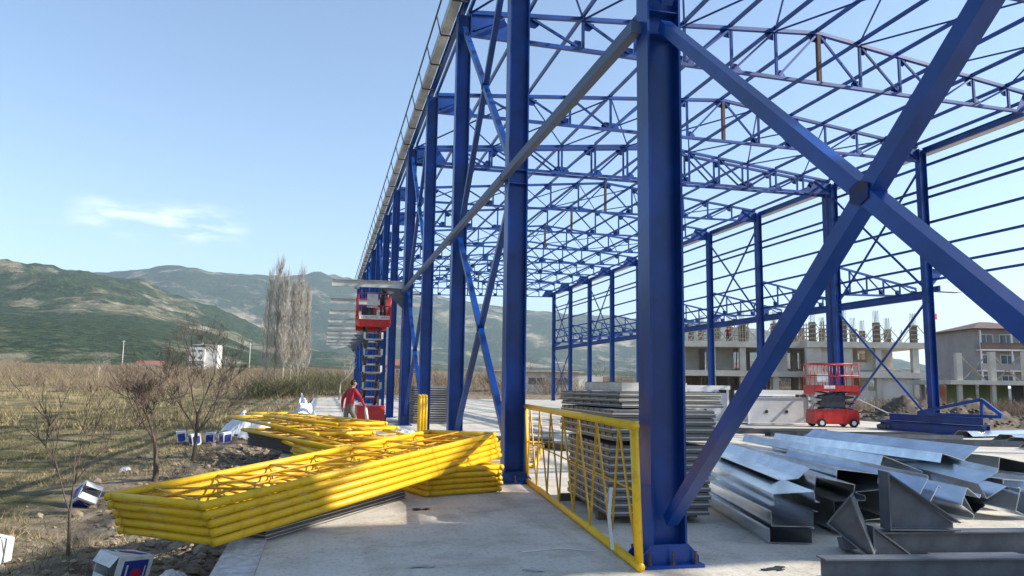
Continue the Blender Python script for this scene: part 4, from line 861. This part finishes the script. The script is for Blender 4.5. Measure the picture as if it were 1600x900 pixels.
# white village house up the field
def house(name, lb, loc, rz, w, d, nf, roofm, wallm, roof=True, wins=3, fh=2.9):
    t = thing(name, lb, 'house', loc, (0, 0, R(rz))); H = nf*fh
    g = G(); box(g, 0, w, 0, d, -1.5, H); ob('wall', g, wallm, t)
    for f in range(nf):
        windowset(t, .5, w-.5, 0, f*fh+.8, f*fh+2.0, wins)
    if roof:
        g = G(); v = [(-.4, -.4, H), (w+.4, -.4, H), (w+.4, d+.4, H), (-.4, d+.4, H), (-.4, d/2, H+d*.22), (w+.4, d/2, H+d*.22)]; g.add(v, [(0, 3, 2, 1), (0, 1, 5, 4), (2, 3, 4, 5), (1, 2, 5), (3, 0, 4)]); ob('roof', g, roofm, t)
    return t
def hz(x, y): return gz(x, y)
h1 = house('village_house', 'tall white house standing alone in the field on the left', (-44.3, 279, hz(-44, 279)-2), -8, 6.4, 9, 4, TILE, WALLW, False, 2); h1.scale = (.8, .8, .8)
g = G(); box(g, 6.41, 11.2, 1.2, 8.5, -1, 12.6); ob('side_wing', g, WALLW, h1); g = G(); box(g, -.2, 6.4, -1.3, -.01, 5.7, 5.95); ob('balcony', g, WHITE, h1); g = G(); box(g, 1, 11, .2, 8.7, 12.61, 12.8); ob('roof_deck', g, WHITE, h1); g = G(); tube(g, (4, 4, 11.6), (4, 4, 13.8), .5, 10); ob('water_tank', g, STEELL, h1)
house('village_house', 'low house with a red tiled roof left of the white house', (-62, 285, hz(-62, 285)-2.2), 3, 9, 8, 1, TILE, WALLW)
house('village_house', 'low tiled house seen between the columns behind the red lift', (14, 205, hz(14, 205)), -4, 11, 8, 1, TILE, BRICK)
h2 = house('white_shed', 'long low white shed beyond the far end of the slab', (23.3, 106, hz(27, 106)+.05), -10, 12, 6, 1, SHEETE, WALLW, False, 3, 2.7)
g = G(); box(g, -.6, 12.6, -.9, 6.6, 2.71, 2.88); ob('roof', g, SHEETE, h2); g = G(); box(g, 12.05, 15.5, .5, 5, -1, 2.2); ob('annexe', g, WALLW, h2); g = G(); box(g, 3.5, 4.6, 2, 3, 2.89, 4.3); ob('chimney', g, BRICK, h2)
for k, (x, y, h) in enumerate(((-66, 284, 9), (-24, 270, 9), (56, 120, 7))):
    t = thing('utility_pole', ['pale utility pole far left in the brush', 'pale utility pole left of the bare poplars', 'utility pole beyond the hall at the right'][k], 'pole', (x, y, hz(x, y))); g = G(); tube(g, (0, 0, -.5), (0, 0, h), .14, 8, .09); ob('post', g, WALLW, t); g = G(); bar(g, (-.7, 0, h-.4), (.7, 0, h-.4), .1, .1); ob('crossarm', g, WALLW, t)
t = thing('flag', 'small red flag on a pole on the far right apartment roof', 'flag', (86.5, 95, 8.5)); g = G(); tube(g, (0, 0, 0), (0, 0, 4.6), .05, 6); ob('pole', g, WHITE, t); g = G(); prism(g, [(.06, 0, 3.6), (1.5, .3, 3.7), (1.5, .3, 4.6), (.06, 0, 4.5)], (0, .02, 0)); ob('cloth', g, CRED, t)

# ------------------------------------------------------------------ trees
def grow(gt, gc, p, d, ln, r, lev, maxlev, rnd, spread, upb, nseg=3, kids=(2, 4)):
    pts = [p]; rr = [r]; dd = d.copy()
    for s in range(nseg):
        dd = (dd+Vector((rnd.uniform(-1, 1), rnd.uniform(-1, 1), rnd.uniform(-.6, .8)))*.16+Vector((0, 0, upb))*.1).normalized()
        pts.append(pts[-1]+dd*ln/nseg); rr.append(r*(1-.55*(s+1)/nseg))
    g = gt if lev == 0 else gc
    for a, b, ra, rb in zip(pts, pts[1:], rr, rr[1:]): tube(g, a, b, ra, 7 if lev == 0 else (5 if lev < 2 else 3), rb, cap=False)
    if lev >= maxlev: return
    n = rnd.randint(*kids)+(1 if lev == 0 else 0)
    for k in range(n):
        f = rnd.uniform(.45, 1) if lev else rnd.uniform(.7, 1); q = pts[0].lerp(pts[-1], f) if nseg == 1 else pts[min(nseg, max(1, int(f*nseg+.5)))]
        ax = Vector((rnd.uniform(-1, 1), rnd.uniform(-1, 1), rnd.uniform(-.3, .3))).cross(dd)
        if ax.length < .05: continue
        nd = (Matrix.Rotation(rnd.uniform(.5, 1)*spread, 3, ax.normalized()) @ dd).normalized()
        grow(gt, gc, q, nd, ln*rnd.uniform(.55, .85), max(rr[-1]*rnd.uniform(.65, .95), .0055 if ln < 4 else .016), lev+1, maxlev, rnd, spread, upb, nseg, kids)
def bare_tree(name, lb, loc, h, r, seed, spread=.7, upb=.5, lev=4, bark=BARK, twig=TWIG, lean=(0, 0), group=None, kids=(2, 4), tl=.3):
    rnd = random.Random(seed); gt, gc = G(), G(); t = thing(name, lb, 'tree', loc, group=group)
    grow(gt, gc, Vector((0, 0, -.15)), Vector((lean[0], lean[1], 1)).normalized(), h*tl, r, 0, lev, rnd, spread, upb, 3, kids)
    ob('trunk', gt, bark, t, True); ob('crown', gc, twig, t, True); return t
bare_tree('bare_sapling', 'slender leafless sapling with a pale stem at the near left', gp(-2.6, 9.5), 2.1, .024, 33, .55, .8, 4, BARK, TWIG, (-.05, .05), kids=(2, 3), tl=.42)
bare_tree('bare_tree', 'leafless young tree with a forked trunk just behind the big yellow stack', gp(-3.1, 16.5), 2.9, .07, 12, .7, .8, 5, BARK, TWIG, (.08, 0), kids=(3, 4), tl=.3)
bare_tree('bare_tree', 'leafless spreading young tree right of the forked one', gp(-2.95, 20.0), 4.0, .06, 18, .78, .6, 5, BARK, TWIG, (.2, .05), kids=(3, 4), tl=.32)
bare_tree('bare_tree', 'leafless tree at the far left picture edge', gp(-26, 62), 7, .12, 5, .8, .4, 5, kids=(2, 3))
def poplar(lb, x, y, h, seed):
    rnd = random.Random(seed); gt, gc = G(), G(); t = thing('poplar', lb, 'tree', (x, y, gz(x, y)-.2), group='bare poplars in the field')
    tube(gt, (0, 0, 0), (rnd.uniform(-.2, .2), 0, h*.55), h*.011, 7, h*.006, cap=False); tube(gt, (0, 0, h*.549), (0, 0, h), h*.006, 6, .02, cap=False)
    for k in range(240):
        z = h*rnd.uniform(.08, .96); a = rnd.uniform(0, 6.28); l = h*rnd.uniform(.10, .24)*(1.0-.45*z/h); o = h*rnd.uniform(.03, .075)*(1-.55*(z/h)**2)
        p0 = Vector((0, 0, z)); p1 = p0+Vector((math.cos(a)*o*.7, math.sin(a)*o*.7, l*.45)); p2 = p0+Vector((math.cos(a)*o, math.sin(a)*o, l)); tube(gc, p0, p1, .05, 3, .035, cap=False); tube(gc, p1, p2, .035, 3, .012, cap=False)
        for q in range(3): p3 = p1.lerp(p2, rnd.random()); tube(gc, p3, p3+Vector((rnd.uniform(-.5, .5), rnd.uniform(-.5, .5), rnd.uniform(.6, 1.8))), .02, 3, .006, cap=False)
    ob('trunk', gt, BARKL, t, True); ob('crown', gc, TWIGP, t); return t
for k, (x, y, h) in enumerate(((-10.7, 156, 20.5), (-9.2, 158, 23), (-7.6, 155, 20), (-6.3, 158, 19), (-4.9, 156, 21), (-3.6, 158, 18))):
    poplar(['leftmost', 'tallest, second from the left', 'third from the left', 'fourth from the left', 'second from the right', 'rightmost'][k]+' of the tall bare poplars', x, y, h, 40+k)
poplar('lone bare poplar seen between the second and nearest column', 34.5, 140, 17, 60)['group'] = 'poplars beyond the hall'
TREES = ((1.5, 76, 8, 'pale leafless tree left of the twin columns', BARKL), (-3, 92, 7, 'leafless tree behind the slab edge on the left', BARKL), (36.5, 112, 9, 'leafless tree right of the white shed', BARK), (41, 110, 9.5, 'leafless tree behind the tall grey pack', BARK), (46, 108, 9, 'leafless tree seen just left of the nearest column', BARK), (31, 116, 8, 'leafless tree behind the white shed', BARK), (44, 88, 7, 'leafless tree left of the concrete building', BARK), (21, 118, 8, 'leafless tree left of the white shed', BARK), (73, 82, 7, 'leafless tree right of the concrete building', BARK), (76, 74, 6, 'leafless tree in front of the far right apartments', BARK), (-48, 120, 8, 'leafless tree in the far left brush', BARKL), (-36, 140, 8, 'pale leafless tree left of the white house', BARKL), (-14, 120, 6, 'leafless tree below the poplars', BARK))
for k, (x, y, h, lb, bk) in enumerate(TREES):
    bare_tree('bare_tree', lb, (x, y, gz(x, y)-.1), h, h*.017, 70+k, .8, .35, 5, bk, TWIGP if bk == BARKL else TWIG, kids=(2, 3), group='bare trees behind the site')
t = bare_tree('bare_shrub', 'thin leafless shrub beside the slab near the lowered lift', (31.5, 36.5, gz(31.5, 36.5)), 2.2, .03, 99, .8, .4, 4)

# ------------------------------------------------------------------ brush, grass and soil (uncountable)
rs_ = np.random.RandomState(5)
def blades(name, px, py, h0, h1, w, lean, m, lb, cat, base=None):
    n = len(px); a = rs_.uniform(0, 6.28, n); h = rs_.uniform(h0, h1, n); z = field_z(px, py) if base is None else base
    lx = rs_.normal(0, lean, n)*h; ly = rs_.normal(0, lean, n)*h; cx, sx = np.cos(a)*w, np.sin(a)*w
    v = np.empty((n, 3, 3)); v[:, 0] = np.stack([px-cx, py-sx, z-.02], 1); v[:, 1] = np.stack([px+cx, py+sx, z-.02], 1); v[:, 2] = np.stack([px+lx, py+ly, z+h], 1)
    me = bpy.data.meshes.new(name); me.vertices.add(n*3); me.vertices.foreach_set('co', v.ravel()); me.loops.add(n*3); me.loops.foreach_set('vertex_index', np.arange(n*3)); me.polygons.add(n); me.polygons.foreach_set('loop_start', np.arange(0, n*3, 3)); me.update(calc_edges=True); me.materials.append(m)
    o = ob(name, me, None, kind='stuff', label=lb, cat=cat); return o
def scatter(n, x0, x1, y0, y1, clump, thr=0.):
    px = rs_.uniform(x0, x1, n*3); py = y0+(y1-y0)*rs_.uniform(0, 1, n*3)**1.35; k = fbm(px, py, clump, 3) > thr; return px[k][:n], py[k][:n]
px, py = scatter(120000, -34, -1.3, 5, 62, .5, -.15); k = px < -1.5-1.8*rs_.rand(len(px)); blades('dry_grass', px[k], py[k], .03, .17, .006, .8, GDRY, 'dry yellow grass over the field on the left', 'grass')
px, py = scatter(110000, -34, -1.2, 5, 60, .45, .0); k = px < -1.3-2.2*rs_.rand(len(px)); blades('green_grass', px[k], py[k]+.0, .02, .10, .007, .8, GGRN, 'short green grass over the field on the left', 'grass')
px, py = scatter(34000, -75, 3, 34, 150, .35, .1); k = (px < -1.3) | (py > 89); blades('tall_dry_grass', px[k], py[k], .15, .6, .022, .5, GDRY, 'tall straw coloured grass in the middle of the field', 'grass')
def brush(name, n, x0, x1, y0, y1, h0, h1, m, lb, seed, tw=26):
    r_ = np.random.RandomState(seed); bx = r_.uniform(x0, x1, n*2); by = r_.uniform(y0, y1, n*2); k = (fbm(bx, by, .12, 3) > -.35) & ((bx < -1.2) | (by > 90) | (bx > 30)); bx, by = bx[k][:n], by[k][:n]; hh = r_.uniform(h0, h1, len(bx))
    px = np.repeat(bx, tw)+r_.normal(0, .5, len(bx)*tw); py = np.repeat(by, tw)+r_.normal(0, .5, len(bx)*tw); H = np.repeat(hh, tw)*r_.uniform(.5, 1.1, len(bx)*tw)
    global rs_
    nn = len(px); a = r_.uniform(0, 6.28, nn); z = field_z(px, py); w = .022
    cx, sx = np.cos(a)*w, np.sin(a)*w; lx, ly = r_.normal(0, .6, nn)*H, r_.normal(0, .6, nn)*H
    v = np.empty((nn, 3, 3)); v[:, 0] = np.stack([px-cx, py-sx, z-.05+H*r_.choice([0, .25, .5], nn)], 1); v[:, 1] = v[:, 0]+np.stack([2*cx, 2*sx, 0*cx], 1); v[:, 2] = np.stack([px+lx, py+ly, z+H], 1)
    me = bpy.data.meshes.new(name); me.vertices.add(nn*3); me.vertices.foreach_set('co', v.ravel()); me.loops.add(nn*3); me.loops.foreach_set('vertex_index', np.arange(nn*3)); me.polygons.add(nn); me.polygons.foreach_set('loop_start', np.arange(0, nn*3, 3)); me.update(calc_edges=True); me.materials.append(m)
    return ob(name, me, None, kind='stuff', label=lb, cat='brush')
brush('bare_brush', 1700, -120, 8, 80, 260, .8, 2.6, BRUSH, 'brown leafless brush across the far side of the field', 1, 40)
brush('bare_brush', 130, -7, 4, 78, 112, 1.0, 3.4, BRUSHG, 'olive scrub left of the twin columns', 2, 70)
brush('bare_brush', 700, 5, 95, 92, 150, 1.5, 4.0, BRUSH, 'brown leafless brush beyond the far end of the slab', 3, 50)
brush('bare_brush', 260, 48, 75, 50, 70, .6, 1.8, BRUSH, 'scrubby brush in front of the far right buildings', 4, 50)
rnd = random.Random(17); g = G()
for q in range(2600):
    x = -1.0-abs(rnd.gauss(0, 1.35)); y = 5.5+22*rnd.random()**1.3
    if x > -.95: continue
    r = rnd.choice((.012, .016, .02, .03, .04, .07))*rnd.uniform(.7, 1.4); lump(g, (x, y, gz(x, y)+r*.25), r, 1, .35, rnd=rnd)
ob('soil_clods', g, CLOD, kind='stuff', label='clods of dug soil along the slab edge', cat='soil')

# ------------------------------------------------------------------ haze
g = G(); box(g, -6400, 6400, -6400, 6400, -9, 680); hzm = bpy.data.materials.new('haze_air'); hzm.use_nodes = True; n = hzm.node_tree
n.nodes.remove(n.nodes['Principled BSDF']); pv = n.nodes.new('ShaderNodeVolumePrincipled'); pv.inputs['Color'].default_value = (.68, .84, 1, 1); pv.inputs['Density'].default_value = .00013; pv.inputs['Anisotropy'].default_value = .2
n.links.new(pv.outputs[0], n.nodes['Material Output'].inputs['Volume'])
ob('haze', g, hzm, kind='stuff')
